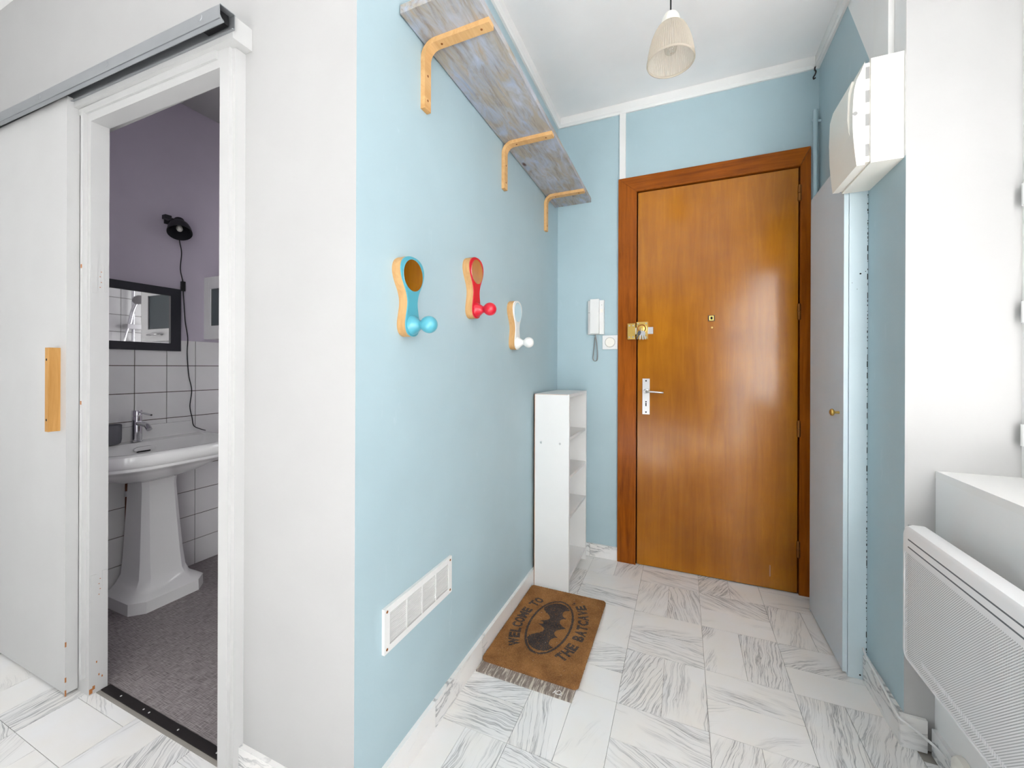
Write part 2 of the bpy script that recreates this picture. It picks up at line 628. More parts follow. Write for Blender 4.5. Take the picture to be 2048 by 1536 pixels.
# ------------------------------------------------------------------ key dimensions (metres)
XR, YE, YC, H = 1.273, -0.805, -1.603, 2.54      # right wall, its end, white partition plane, ceiling
XW = 1.340                                       # wall under the window
XB = -1.763                                      # basin wall of the bathroom
RX0, RX1, RY0 = -2.6, 1.62, -7.0                 # room behind the camera

# ------------------------------------------------------------------ the setting
floor = obj('floor', bbox(RX0 - 0.1, RX1, RY0 - 0.1, 0.12, -0.12, -0.004), 'grout',
            label='white marble floor with grey veins laid in a basket weave', cat='floor', kind='structure')
tiles = {}
G, X00, Y00 = 0.268, 0.226, -0.179
gap = 0.0006


def tile_mesh(w, h, name):
    bm = bbox(-w / 2 + gap, w / 2 - gap, -h / 2 + gap, h / 2 - gap, -0.004, 0.0, b=0.0006, seg=1)
    me = bpy.data.meshes.new(name)
    bm.to_mesh(me)
    bm.free()
    me.materials.append(M['marble'])
    return me


full = tile_mesh(G, G / 2, 'floor_tile')


def add_tile(x0, x1, y0, y1, vertical):
    if x1 - x0 < 0.012 or y1 - y0 < 0.012:
        return
    w, h = (y1 - y0, x1 - x0) if vertical else (x1 - x0, y1 - y0)
    me = full if abs(w - G) < 1e-6 and abs(h - G / 2) < 1e-6 else tile_mesh(w, h, 'floor_tile')
    o = bpy.data.objects.new('floor_tile', me)
    COL.objects.link(o)
    o.parent = floor
    o.location = ((x0 + x1) / 2, (y0 + y1) / 2, random.uniform(-0.0002, 0.0002))
    o.rotation_euler = (0, 0, (math.pi / 2 if vertical else 0) + random.choice((0, math.pi)))


for i in range(-8, 5):
    for j in range(-9, 1):
        bx, by = X00 + i * G, Y00 + j * G
        vert = (i + j) % 2 == 0
        for k in range(2):
            if vert:
                r = [bx + k * G / 2, bx + (k + 1) * G / 2, by, by + G]
            else:
                r = [bx, bx + G, by + k * G / 2, by + (k + 1) * G / 2]
            r[1] = min(r[1], XW if (r[2] + r[3]) / 2 < YE else XR)
            r[3] = min(r[3], 0.0)
            if r[0] < 0:
                if r[1] <= 0:
                    r[3] = min(r[3], -1.618)
                    add_tile(*r, vert)
                else:
                    if r[2] < YC:
                        add_tile(r[0], r[1], r[2], min(r[3], YC), vert)
                    if r[3] > YC:
                        add_tile(0.0, r[1], max(r[2], YC), r[3], vert)
            else:
                add_tile(*r, vert)

bm = bmesh.new()
box(bm, RX0, XW, RY0, Y00 - 9 * G - 0.0005, -0.004, 0.0)
box(bm, RX0, X00 - 8 * G - 0.0005, Y00 - 9 * G, YC, -0.004, 0.0)
obj('floor_room', bm, 'room_floor', label='marble floor of the room behind the camera', cat='floor', kind='structure')
obj('ceiling', bbox(RX0 - 0.1, RX1, RY0 - 0.1, 0.12, H, H + 0.1), 'ceiling',
    label='plain white ceiling over the hall', cat='ceiling', kind='structure')

# left wall: pale blue towards the hall, white on its end, mauve towards the bathroom
bm = bmesh.new()
vs, fs = box(bm, -0.05, 0.0, YC, 0.0, 0, H)
fs[2].material_index = 1
fs[5].material_index = 2
obj('wall_left', bm, ['blue', 'white', 'purple'], label='pale blue wall on the left of the hall', cat='wall', kind='structure')

# wall round the entrance door
DX0, DX1, DT = 0.452, 1.197, 2.037
bm = bmesh.new()
box(bm, -0.05, DX0 - 0.02, 0.0, 0.12, 0, H)
box(bm, DX1 + 0.02, 1.62, 0.0, 0.12, 0, H)
box(bm, DX0 - 0.02, DX1 + 0.02, 0.0, 0.12, DT + 0.02, H)
obj('wall_back', bm, 'blue', label='pale blue wall around the wooden entrance door', cat='wall', kind='structure')

# right wall with the diagonal white patch near the ceiling
bm = bmesh.new()
pts = {}


def rv(y, z, x=XR):
    k = (x, y, z)
    if k not in pts:
        pts[k] = bm.verts.new((x, y, z))
    return pts[k]


blue_poly = [(0, 0), (YE, 0), (YE, 1.69), (-0.56, 1.69), (-0.555, 2.14), (-0.44, 2.34), (-0.325, H), (0, H)]
white_poly = [(YE, 1.69), (YE, H), (-0.325, H), (-0.44, 2.34), (-0.555, 2.14), (-0.56, 1.69)]
f1 = bm.faces.new([rv(*p) for p in blue_poly])
f2 = bm.faces.new([rv(*p) for p in white_poly])
f2.material_index = 2
f = bm.faces.new([rv(YE, 0), rv(YE, 0, RX1), rv(YE, H, RX1), rv(YE, H), rv(YE, 1.69)])
f.material_index = 1
bm.faces.new([rv(0, 0), rv(0, H), rv(0, H, RX1), rv(0, 0, RX1)])
bm.faces.new([rv(0, 0, RX1), rv(0, H, RX1), rv(YE, H, RX1), rv(YE, 0, RX1)])
bm.faces.new([rv(YE, 0), rv(0, 0), rv(0, 0, RX1), rv(YE, 0, RX1)])
bm.faces.new([rv(YE, H), rv(-0.325, H), rv(0, H), rv(0, H, RX1), rv(YE, H, RX1)])
obj('wall_right', bm, ['blue', 'white', 'white_ungreyed'], label='blue wall on the right with a white patch above the fuse box', cat='wall', kind='structure')

# white partition holding the bathroom doorway
bm = bmesh.new()


def pbx(*a):
    v, f_ = box(bm, *a)
    f_[4].material_index = 1


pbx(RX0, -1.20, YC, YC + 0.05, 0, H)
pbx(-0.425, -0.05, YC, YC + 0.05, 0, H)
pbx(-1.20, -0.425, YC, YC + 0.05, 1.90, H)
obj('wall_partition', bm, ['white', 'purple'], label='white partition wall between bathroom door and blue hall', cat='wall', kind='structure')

# wall with the window on the right, off frame except for its sill
bm = bmesh.new()
box(bm, XW, RX1, -2.7, YE, 0, 0.77)
box(bm, XW, RX1, RY0, YE, 2.24, H)
box(bm, XW, RX1, -2.7, -2.45, 0.77, 2.24)
box(bm, XW, RX1, RY0, -4.1, 0, 2.24)
box(bm, XW, RX1, -4.1, -2.7, 0, 0.08)
obj('wall_window', bm, 'white_ungreyed', label='white wall below the window behind the radiator', cat='wall', kind='structure')
obj('trim_sill', bbox(XW - 0.0005, 1.56, -2.45, YE, 0.77, 0.79, b=0.003), 'trim', label='white window sill at the right edge', cat='window sill', kind='structure')

w1 = thing('window_1', (1.53, -1.62, 0.79), 'white framed casement window at the right edge', 'window', kind='structure')
for y0, y1 in ((-0.865, YE), (-1.66, -1.58), (-2.45, -2.39)):
    pbox(w1, 'window_frame', 'trim', 1.51, 1.57, y0, y1, 0.79, 2.24, b=0.004)
for z0, z1 in ((0.79, 0.85), (2.18, 2.24)):
    pbox(w1, 'window_frame', 'trim', 1.51, 1.57, -2.39, -1.66, z0, z1, b=0.004)
    pbox(w1, 'window_frame', 'trim', 1.51, 1.57, -1.58, -0.865, z0, z1, b=0.004)
pbox(w1, 'pane', 'glass', 1.538, 1.542, -2.39, -1.66, 0.85, 2.18)
pbox(w1, 'pane', 'glass', 1.538, 1.542, -1.58, -0.865, 0.85, 2.18)
for z in (0.905, 1.225, 1.53):
    bm = bmesh.new()
    tube(bm, [(1.505, -0.832, z - 0.028), (1.505, -0.832, z + 0.028)], 0.011, 12)
    part(w1, 'hinge', bm, 'plastic', smooth=True)

w3 = thing('window_3', (1.53, -3.4, 0.08), 'white framed french window behind the camera', 'window', kind='structure')
for y0, y1 in ((-4.1, -4.04), (-3.44, -3.36), (-2.76, -2.70)):
    pbox(w3, 'window_frame', 'trim', 1.51, 1.57, y0, y1, 0.08, 2.24, b=0.004)
for y0, y1 in ((-4.04, -3.44), (-3.36, -2.76)):
    pbox(w3, 'window_frame', 'trim', 1.51, 1.57, y0, y1, 0.08, 0.15, b=0.004)
    pbox(w3, 'window_frame', 'trim', 1.51, 1.57, y0, y1, 2.18, 2.24, b=0.004)
    pbox(w3, 'pane', 'glass', 1.538, 1.542, y0, y1, 0.15, 2.18)

# the room behind the camera
obj('wall_rear', (lambda b_: (box(b_, RX0, -2.35, RY0 - 0.12, RY0, 0, H), box(b_, 1.25, RX1, RY0 - 0.12, RY0, 0, H),
                              box(b_, -2.35, 1.25, RY0 - 0.12, RY0, 0, 0.06), box(b_, -2.35, 1.25, RY0 - 0.12, RY0, 2.48, H), b_)[-1])(bmesh.new()),
    'room_white', label='white rear wall behind the camera', cat='wall', kind='structure')
bm = bmesh.new()
box(bm, RX0 - 0.1, RX0, RY0 - 0.1, -4.7, 0, H)
box(bm, RX0 - 0.1, RX0, -2.5, 0.12, 0, H)
box(bm, RX0 - 0.1, RX0, -4.7, -2.5, 0, 0.35)  # opening made for the added left fill
box(bm, RX0 - 0.1, RX0, -4.7, -2.5, 2.25, H)
obj('wall_far_left', bm, 'room_white', label='white wall at the far left', cat='wall', kind='structure')
w2 = thing('window_2', (-0.55, RY0 - 0.06, 0.06), 'large window behind the camera', 'window', kind='structure')
for x0, x1 in ((-2.35, -2.29), (-0.58, -0.52), (1.19, 1.25)):
    pbox(w2, 'window_frame', 'trim', x0, x1, RY0 - 0.09, RY0 - 0.03, 0.06, 2.48)

# bathroom shell
obj('floor_bathroom', bbox(XB, -0.05, YC + 0.022, 0.0, -0.004, 0.0), 'vinyl', label='grey woven vinyl floor inside the bathroom', cat='floor', kind='structure')
bw = obj('wall_bathroom_left', bbox(XB - 0.1, XB, YC + 0.05, 0.0, 0, H), ['purple'],
         label='mauve bathroom wall above white tiles', cat='wall', kind='structure')
obj('ceiling_bathroom', bbox(XB, -0.05, YC + 0.05, 0.0, 2.465, H), 'white', label='ceiling inside the bathroom', cat='ceiling', kind='structure')
obj('wall_bathroom_back', bbox(XB, -1.08, -0.60, 0.0, 0, 2.465), 'purple', label='mauve wall at the back of the bathroom', cat='wall', kind='structure')
obj('wall_bathroom_end', bbox(-1.08, -0.05, -0.04, 0.0, 0, 2.465), 'tile', label='tiled end wall of the shower', cat='wall', kind='structure')
# grout bed with single tiles
part(bw, 'grout_bed', bbox(XB, XB + 0.004, YC + 0.05, -0.60, 0, 1.208), 'tile_grout')
TS = 0.1346
bm = bbox(0, 0.006, -0.1322 / 2 + 0.0018, 0.1322 / 2 - 0.0018, -TS / 2 + 0.0018, TS / 2 - 0.0018, b=0.0012, seg=1)
tme = bpy.data.meshes.new('wall_tile')
bmesh.ops.recalc_face_normals(bm, faces=bm.faces[:])
bm.to_mesh(tme)
bm.free()
tme.materials.append(M['tile'])
for c in range(-3, 5):
    y0_, y1_ = -1.226 + c * 0.1322, -1.226 + (c + 1) * 0.1322
    c0, c1 = max(y0_, YC + 0.05), min(y1_, -0.60)
    if c1 - c0 < 0.02:
        continue
    if c1 - c0 > 0.132:
        me_ = tme
    else:
        bm = bbox(0, 0.006, -(c1 - c0) / 2 + 0.0018, (c1 - c0) / 2 - 0.0018, -TS / 2 + 0.0018, TS / 2 - 0.0018, b=0.0012, seg=1)
        me_ = bpy.data.meshes.new('wall_tile')
        bm.to_mesh(me_)
        bm.free()
        me_.materials.append(M['tile'])
    for r_ in range(9):
        o = bpy.data.objects.new('wall_tile', me_)
        COL.objects.link(o)
        o.parent = bw
        o.location = (XB + 0.003, (c0 + c1) / 2, (r_ + 0.5) * TS)
# shower wall (seen in the mirror only)
sw = obj('wall_shower', bbox(-0.056, -0.05, -1.035, -0.041, 0.0, 2.425), 'tile_grout', label='tiled shower wall seen in the mirror', cat='wall', kind='structure')
for c in range(7):
    for r_ in range(5, 18):
        o = bpy.data.objects.new('shower_tile', tme)
        COL.objects.link(o)
        o.parent = sw
        o.rotation_euler = (0, 0, math.pi)
        o.location = (-0.054, -0.108 - c * 0.1322, (r_ + 0.5) * TS)

# skirtings in marble
def skirting(name, pieces, label):
    root = obj(name, pieces[0][0], 'grout', label=label, cat='baseboard', kind='structure')
    for a in pieces[1:]:
        part(root, 'skirting_piece', bbox(*a, b=0.0012, seg=1), 'marble_bb')


ps = [(bbox(0.0, 0.008, YC, 0.0, 0.0, 0.076),)]
y = YC + 0.002
for ln in (0.31, 0.30, 0.27, 0.30, 0.20):
    ps.append((0.0, 0.012, y, y + ln, 0.0, 0.079))
    y += ln + 0.0015
skirting('baseboard_left', ps, 'marble skirting along the blue left wall')
skirting('baseboard_back', [(bbox(0.012, 0.354, -0.008, 0.0, 0, 0.068),), (0.02, 0.200, -0.012, 0.0, 0.0, 0.071), (0.2015, 0.3535, -0.012, 0.0, 0.0, 0.071)],
         'short marble skirting beside the entrance door')
skirting('baseboard_right', [(bbox(XR - 0.008, XR, YE + 0.002, -0.556, 0, 0.088),), (XR - 0.012, XR, YE, -0.558, 0, 0.090),
                             (XR - 0.012, XW - 0.02, YE - 0.012, YE - 0.001, 0, 0.090), (XW - 0.012, XW, -1.2, YE - 0.013, 0, 0.075)],
         'marble skirting stepping round the right wall corner')
skirting('baseboard_partition', [(bbox(-0.38, 0.0, YC - 0.008, YC, 0, 0.075),), (-0.384, -0.2, YC - 0.012, YC, 0, 0.079), (-0.1985, 0.010, YC - 0.012, YC, 0, 0.079)],
         'marble skirting below the white partition')

# cornice: a plain white moulding round the hall ceiling
def cornice(name, a, b, inward, label):
    a, b, n = Vector(a), Vector(b), Vector(inward)
    prof = [(0.0, H - 0.052), (0.010, H - 0.052), (0.014, H - 0.046), (0.020, H - 0.040), (0.020, H - 0.0005), (0.0, H - 0.0005)]
    bm = bmesh.new()
    loops = []
    d = (b - a).normalized()
    for p, s in ((a, 1), (b, -1)):
        loops.append([Vector((p.x, p.y, 0)) + n * u + d * (s * u) + Vector((0, 0, z)) for u, z in prof])
    loft(bm, loops)
    obj(name, bm, 'trim', loc=a, label=label, cat='cornice', kind='structure')


cornice('trim_1', (0, YC, 0), (0, 0, 0), (1, 0, 0), 'white cornice above the plank shelf')
cornice('trim_2', (0, 0, 0), (XR, 0, 0), (0, -1, 0), 'white cornice above the entrance door')
cornice('trim_3', (XR, 0, 0), (XR, YE, 0), (-1, 0, 0), 'white cornice on the right wall')
obj('trim_4', bbox(0.358, 0.391, -0.011, 0.0, 2.121, H - 0.052, b=0.003), 'trim', label='short white vertical strip above the door frame corner', cat='trim', kind='structure')

# ------------------------------------------------------------------ entrance door and its frame
fr = thing('trim_5', (0.8, -0.018, 0.0), 'dark varnished wooden frame around the entrance door', 'door frame', kind='structure')
FT = 2.121


def mitre_post(x_out, x_in):
    bm = bmesh.new()
    loft(bm, [[(x_out, y_, 0), (x_in, y_, 0), (x_in, y_, DT), (x_out, y_, FT)] for y_ in (-0.018, 0.03)])
    bevel(bm, 0.0015, 2)
    return bm


part(fr, 'frame_post', mitre_post(0.354, DX0), 'wood_frame')
part(fr, 'frame_post', mitre_post(1.238, DX1), 'wood_frame')
bm = bmesh.new()
loft(bm, [[(0.355, y_, FT), (DX0 + 0.001, y_, DT), (DX1 - 0.001, y_, DT), (1.237, y_, FT)] for y_ in (-0.018, 0.03)])
bevel(bm, 0.0015, 2)
part(fr, 'frame_lintel', bm, 'wood_frame_h')
bm = bmesh.new()
box(bm, DX0 - 0.006, DX0 - 0.001, -0.0205, -0.017, 0, DT + 0.004)
box(bm, DX0 - 0.006, DX1 + 0.006, -0.0205, -0.017, DT + 0.001, DT + 0.006)
part(fr, 'frame_bead', bm, 'wood_frame')
part(fr, 'gap_backing', bbox(DX0 - 0.019, DX1 + 0.019, 0.032, 0.06, 0.0, DT + 0.019), 'gap_dark')  # dark sheet added behind the door to block light in its gap
kp = part(fr, 'lock_keeper', bbox(0.408, 0.449, -0.040, -0.018, 1.230, 1.316, b=0.003), 'brass', label='brass lock keeper')
bm = bmesh.new()
for x_ in (0.418, 0.438):
    for z_ in (1.242, 1.304):
        lathe(bm, [(0.0045, 0), (0.0035, 0.0012)], 12, Matrix.Translation((x_, -0.040, z_)) @ Matrix.Rotation(math.pi / 2, 4, 'X'), cap1=True, cap0=True)
part(kp, 'screw', bm, 'steel')

d1 = thing('door_1', (0.82, -0.01, 0.0), 'orange-brown varnished wooden entrance door at the end of the hall', 'door', kind='structure')
part(d1, 'door_panel', bbox(0.459, 1.190, -0.012, 0.028, 0.006, 2.030, b=0.002), 'wood_door')
for z in (1.909, 1.345, 0.789, 0.217):
    bm = bmesh.new()
    cx, cy = 1.1935, -0.018
    lathe(bm, [(0.001, z - 0.042), (0.004, z - 0.041), (0.0075, z - 0.037), (0.0075, z - 0.001)], 14, Matrix.Translation((cx, cy, 0)), cap0=True, cap1=True)
    lathe(bm, [(0.0075, z + 0.001), (0.0075, z + 0.034), (0.004, z + 0.039), (0.001, z + 0.040)], 14, Matrix.Translation((cx, cy, 0)), cap0=True, cap1=True)
    part(d1, 'hinge', bm, 'hinge', smooth=True)
lk = part(d1, 'rim_lock', bbox(0.4555, 0.513, -0.044, -0.012, 1.231, 1.322, b=0.004), 'brass', label='brass rim lock with keys')
RY = Matrix.Rotation(math.pi / 2, 4, 'X')
bm = bmesh.new()
lathe(bm, [(0.0255, 0), (0.0255, 0.003), (0.022, 0.004), (0.022, 0.001), (0.017, 0.001), (0.016, 0.006), (0.010, 0.007), (0.010, 0.010), (0.004, 0.0105)], 28,
      Matrix.Translation((0.483, -0.044, 1.286)) @ RY, cap1=True, cap0=True)
part(lk, 'lock_cylinder', bm, 'brass', smooth=True)
bm = bmesh.new()
lathe(bm, [(0.0228, 0.0046), (0.0215, 0.0046), (0.0175, 0.0046), (0.0165, 0.0040)], 28, Matrix.Translation((0.483, -0.044, 1.286)) @ RY)
part(lk, 'dark_ring', bm, 'hinge', smooth=True)
part(lk, 'bolt', bbox(0.440, 0.456, -0.036, -0.022, 1.256, 1.292, b=0.001), 'steel')
part(lk, 'bolt_tail', bbox(0.512, 0.539, -0.030, -0.016, 1.258, 1.294, b=0.0015), 'steel')
bm = bmesh.new()
for x_ in (0.463, 0.505):
    for z_ in (1.240, 1.313):
        lathe(bm, [(0.0045, 0), (0.0035, 0.0012)], 12, Matrix.Translation((x_, -0.044, z_)) @ RY, cap0=True, cap1=True)
part(lk, 'screw', bm, 'steel')
keys = thing('key_ring', (0.483, -0.052, 1.285), 'small bunch of keys hanging from the brass lock', 'keys')
for kx, rot, mt in ((0.481, 0.12, 'steel'), (0.486, -0.10, 'steel'), (0.476, 0.35, 'chrome'), (0.490, -0.28, 'steel')):
    bm = bmesh.new()
    if mt == 'steel' and kx == 0.481:
        box(bm, -0.001, 0.001, -0.004, 0.010, -0.004, 0.012)
    prism(bm, [(-0.003, -0.046), (-0.001, -0.050), (0.003, -0.046), (0.0035, -0.026), (0.008, -0.022), (0.009, -0.010), (0.004, -0.002), (-0.004, -0.002), (-0.009, -0.010), (-0.008, -0.022), (-0.0035, -0.026)],
          'y', -0.001, 0.001)
    bmesh.ops.rotate(bm, verts=bm.verts[:], cent=(0, 0, 0), matrix=Matrix.Rotation(rot, 3, 'Y'))
    bmesh.ops.translate(bm, verts=bm.verts[:], vec=(kx, -0.058 - abs(rot) * 0.01, 1.274))
    part(keys, 'key', bm, mt)
hp = part(d1, 'handle_plate', bbox(0.485, 0.522, -0.017, -0.012, 0.824, 1.017, b=0.003), 'steel', label='worn steel handle plate')
bm = bmesh.new()
lathe(bm, [(0.0125, 0), (0.0125, 0.004), (0.008, 0.006), (0.008, 0.036)], 20, Matrix.Translation((0.5035, -0.017, 0.949)) @ RY, cap0=True, cap1=True)
tube(bm, smooth_path([(0.5035, -0.046, 0.949), (0.512, -0.054, 0.949), (0.54, -0.056, 0.948), (0.575, -0.055, 0.946), (0.592, -0.050, 0.945)]), 0.0052, 10)
part(hp, 'lever', bm, 'steel', smooth=True)
bm = bmesh.new()
lathe(bm, [(0.004, 0), (0.004, 0.0008)], 14, Matrix.Translation((0.5035, -0.017, 0.892)) @ RY, cap0=True, cap1=True)
box(bm, 0.5005, 0.5065, -0.0178, -0.017, 0.868, 0.886)
part(hp, 'keyhole', bm, 'hole')
bm = bmesh.new()
for z_ in (1.005, 0.836):
    lathe(bm, [(0.0045, 0), (0.0035, 0.001)], 12, Matrix.Translation((0.5035, -0.017, z_)) @ RY, cap0=True, cap1=True)
part(hp, 'screw', bm, 'darkmetal')
pp = part(d1, 'peephole', bbox(0.805, 0.835, -0.0165, -0.012, 1.316, 1.345, b=0.001), 'darkmetal')
part(pp, 'brass_rim', bbox(0.810, 0.830, -0.019, -0.0165, 1.319, 1.342, b=0.001), 'brass')
part(pp, 'opening', bbox(0.815, 0.826, -0.020, -0.019, 1.323, 1.338), 'hole')
bm = bmesh.new()
lathe(bm, [(0.003, 0), (0.003, 0.004), (0.005, 0.006), (0.004, 0.010)], 14, Matrix.Translation((0.8225, -0.012, 1.282)) @ RY, cap0=True, cap1=True)
part(d1, 'stud', bm, 'brass', smooth=True)
part(d1, 'paint_scratch', bbox(1.0795, 1.081, -0.0123, -0.012, 0.063, 0.118), 'white')

# ------------------------------------------------------------------ bathroom door frame, rail, sliding door
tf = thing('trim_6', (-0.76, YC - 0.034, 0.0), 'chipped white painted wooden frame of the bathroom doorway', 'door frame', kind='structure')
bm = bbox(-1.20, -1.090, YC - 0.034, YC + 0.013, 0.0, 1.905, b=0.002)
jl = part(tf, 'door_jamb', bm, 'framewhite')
for z in (1.36, 0.345):
    part(jl, 'hinge_patch', bbox(-1.0900, -1.0888, YC - 0.030, YC - 0.016, z - 0.045, z + 0.045, b=0.0004, seg=1), 'framewhite')
    part(jl, 'hinge_patch', bbox(-1.0900, -1.0888, YC - 0.002, YC + 0.010, z - 0.04, z + 0.05, b=0.0004, seg=1), 'framewhite')
    bm = bmesh.new()
    for k, dz in enumerate((-0.025, -0.008, 0.010, 0.026)):
        box(bm, -1.0902, -1.0898, YC - 0.011 + 0.003 * (k % 2), YC - 0.008 + 0.003 * (k % 2), z + dz - 0.0012, z + dz + 0.0012)
    part(jl, 'screw_hole', bm, 'chip')
part(tf, 'door_stop', bbox(-1.1255, -1.1095, YC - 0.045, YC - 0.034, 0.055, 1.90, b=0.003), 'framewhite')
bm = bmesh.new()
box(bm, -0.432, -0.394, YC - 0.034, YC + 0.013, 0.0, 1.905)
bevel(bm, 0.002)
part(tf, 'door_jamb', bm, 'framewhite')
part(tf, 'edge_moulding', bbox(-0.394, -0.381, YC - 0.026, YC, 0.0, 1.900, b=0.005, seg=3), 'framewhite')
bm = bmesh.new()
skew_box(bm, -1.090, -0.432, YC - 0.034, YC + 0.013, 1.872, 1.925, 1.858, 1.915)
bevel(bm, 0.002)
part(tf, 'door_head', bm, 'framewhite')
bm = bmesh.new()
skew_box(bm, -1.152, -0.44, YC - 0.040, YC - 0.033, 1.900, 1.920, 1.880, 1.903)
bevel(bm, 0.002)
part(tf, 'head_moulding', bm, 'framewhite')
bm = bmesh.new()
for x_, y_, z_, s in ((-1.0893, -1.625, 0.02, .006), (-1.0893, -1.612, 0.055, .003), (-1.0893, -1.604, 0.045, .003), (-1.0893, -1.632, 0.012, .008), (-1.0893, -1.618, 0.10, .003)):
    box(bm, x_ - 0.0008, x_, y_ - s / 2, y_ + s / 2, z_ - s, z_ + s)
part(tf, 'chipped_paint', bm, 'chip')
for z_ in (0.955, 1.40):
    part(tf, 'bare_wood_spot', bbox(-1.1215, -1.1135, YC - 0.0455, YC - 0.045, z_ - 0.006, z_ + 0.006), 'chip')

# wooden batten that carries the rail
bm = bmesh.new()
skew_box(bm, -1.62, -0.355, YC - 0.050, YC - 0.0005, 1.935, 1.985, 1.900, 1.957)
bevel(bm, 0.003)
bt = obj('trim_7', bm, 'framewhite', loc=(-0.9, YC - 0.02, 1.93), label='white painted wooden batten under the sliding door rail', cat='batten', kind='structure')
# steel channel
RL = [(-0.0885, 0.000), (-0.0885, 0.032), (-0.086, 0.036), (-0.052, 0.036), (-0.0505, 0.034), (-0.0505, -0.002), (-0.058, -0.004), (-0.0585, -0.002), (-0.0525, 0.000), (-0.0525, 0.034),
      (-0.0855, 0.034), (-0.0865, 0.032), (-0.0865, 0.010), (-0.083, 0.004), (-0.077, 0.000), (-0.0765, -0.003), (-0.079, -0.004), (-0.085, 0.001)]
rail = thing('sliding_door_rail', (-0.95, YC - 0.07, 1.95), 'grey galvanised steel sliding rail above the bathroom doorway', 'rail')
bm = bmesh.new()
loft(bm, [[(x_, YC + u, zz + v) for u, v in RL] for x_, zz in ((-2.12, 1.973), (-0.345, 1.916))])
part(rail, 'channel', bm, 'alu')
bm = bmesh.new()
for x_, zz in ((-0.42, 1.940), (-0.86, 1.953), (-1.28, 1.966)):
    lathe(bm, [(0.009, 0), (0.008, 0.0012), (0.006, 0.0012)], 16, Matrix.Translation((x_, YC - 0.0885, zz)) @ RY, cap0=True, cap1=True)
part(rail, 'rivet', bm, 'alu')
bm = bmesh.new()
box(bm, -0.44, -0.362, YC - 0.084, YC - 0.056, 1.925, 1.950)
part(rail, 'end_stop', bm, 'black')

d2 = thing('door_2', (-1.6, YC - 0.05, 0.0), 'plain white sliding door pushed to the left of the bathroom doorway', 'sliding door', kind='structure')
bm = bmesh.new()
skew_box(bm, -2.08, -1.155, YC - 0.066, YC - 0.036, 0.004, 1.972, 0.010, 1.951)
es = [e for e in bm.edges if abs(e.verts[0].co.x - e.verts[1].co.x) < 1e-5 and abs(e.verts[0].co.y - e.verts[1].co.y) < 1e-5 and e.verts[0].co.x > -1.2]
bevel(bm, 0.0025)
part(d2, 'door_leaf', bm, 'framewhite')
hd = part(d2, 'pull_handle', bbox(-1.215, -1.193, YC - 0.094, YC - 0.066, 0.862, 1.134, b=0.002), 'handlewood', label='honey-coloured wooden pull handle')
bm = bmesh.new()
for z_ in (1.095, 0.90):
    lathe(bm, [(0.004, 0), (0.004, 0.0006)], 10, Matrix.Translation((-1.204, YC - 0.094, z_)) @ RY, cap0=True, cap1=True)
part(hd, 'screw_hole', bm, 'hole')
bm = bmesh.new()
for z_, s in ((0.17, .008), (0.055, .008), (0.012, .010)):
    box(bm, -1.1556, -1.1549, YC - 0.0667, YC - 0.063, z_ - s, z_ + s)
part(d2, 'chipped_paint', bm, 'chip')

bm = bmesh.new()
bm.free()
th = thing('threshold_strip', (-0.76, -1.605, 0.0), 'dark metal threshold strip across the bathroom doorway', 'threshold')
part(th, 'strip', bbox(-1.085, -0.435, -1.609, -1.585, -0.003, 0.004, b=0.0015), 'darkmetal')
part(th, 'mortar_edge', bbox(-1.088, -0.435, -1.620, -1.609, -0.003, 0.0005), 'grout')
bm = bmesh.new()
for x_ in (-0.99, -0.86, -0.83, -0.68, -0.50):
    lathe(bm, [(0.003, 0.004), (0.002, 0.0052)], 10, Matrix.Translation((x_, -1.597, 0)), cap0=True, cap1=True)
part(th, 'screw', bm, 'steel')

# ------------------------------------------------------------------ things on the left wall
sh = thing('wall_shelf', (0.1, -0.76, 1.81), 'long plank shelf with worn blue wash on three bent plywood brackets', 'shelf')
part(sh, 'board', bbox(0.004, 0.213, -1.456, -0.070, 1.997, 2.020, b=0.002), 'shelf')
for yb in (-1.345, -0.792, -0.244):
    bm = bmesh.new()
    t, R = 0.014, 0.045
    out, inn = [], []
    out.append((0.0, 1.808)); inn.append((t, 1.808))
    for k in range(0, 9):
        a = math.pi - k / 8 * math.pi / 2
        out.append((R + R * math.cos(a), 1.997 - R + R * math.sin(a)))
        inn.append((R + (R - t) * math.cos(a), 1.997 - R + (R - t) * math.sin(a)))
    out.append((0.214, 1.997)); inn.append((0.214, 1.983))
    loft(bm, [[(u, yb + s, z) for u, z in out + inn[::-1]] for s in (-0.015, 0.015)])
    br = part(sh, 'bracket', bm, 'ply')
    bm = bmesh.new()
    for x_ in (0.06, 0.185):
        lathe(bm, [(0.0035, 0), (0.003, -0.0008)], 10, Matrix.Translation((x_, yb, 1.983)), cap0=True, cap1=True)
    for z_ in (1.905, 1.835):
        lathe(bm, [(0.0035, 0), (0.003, 0.0008)], 10, Matrix.Translation((t, yb, z_)) @ Matrix.Rotation(math.pi / 2, 4, 'Y'), cap0=True, cap1=True)
    part(br, 'screw', bm, 'hinge')


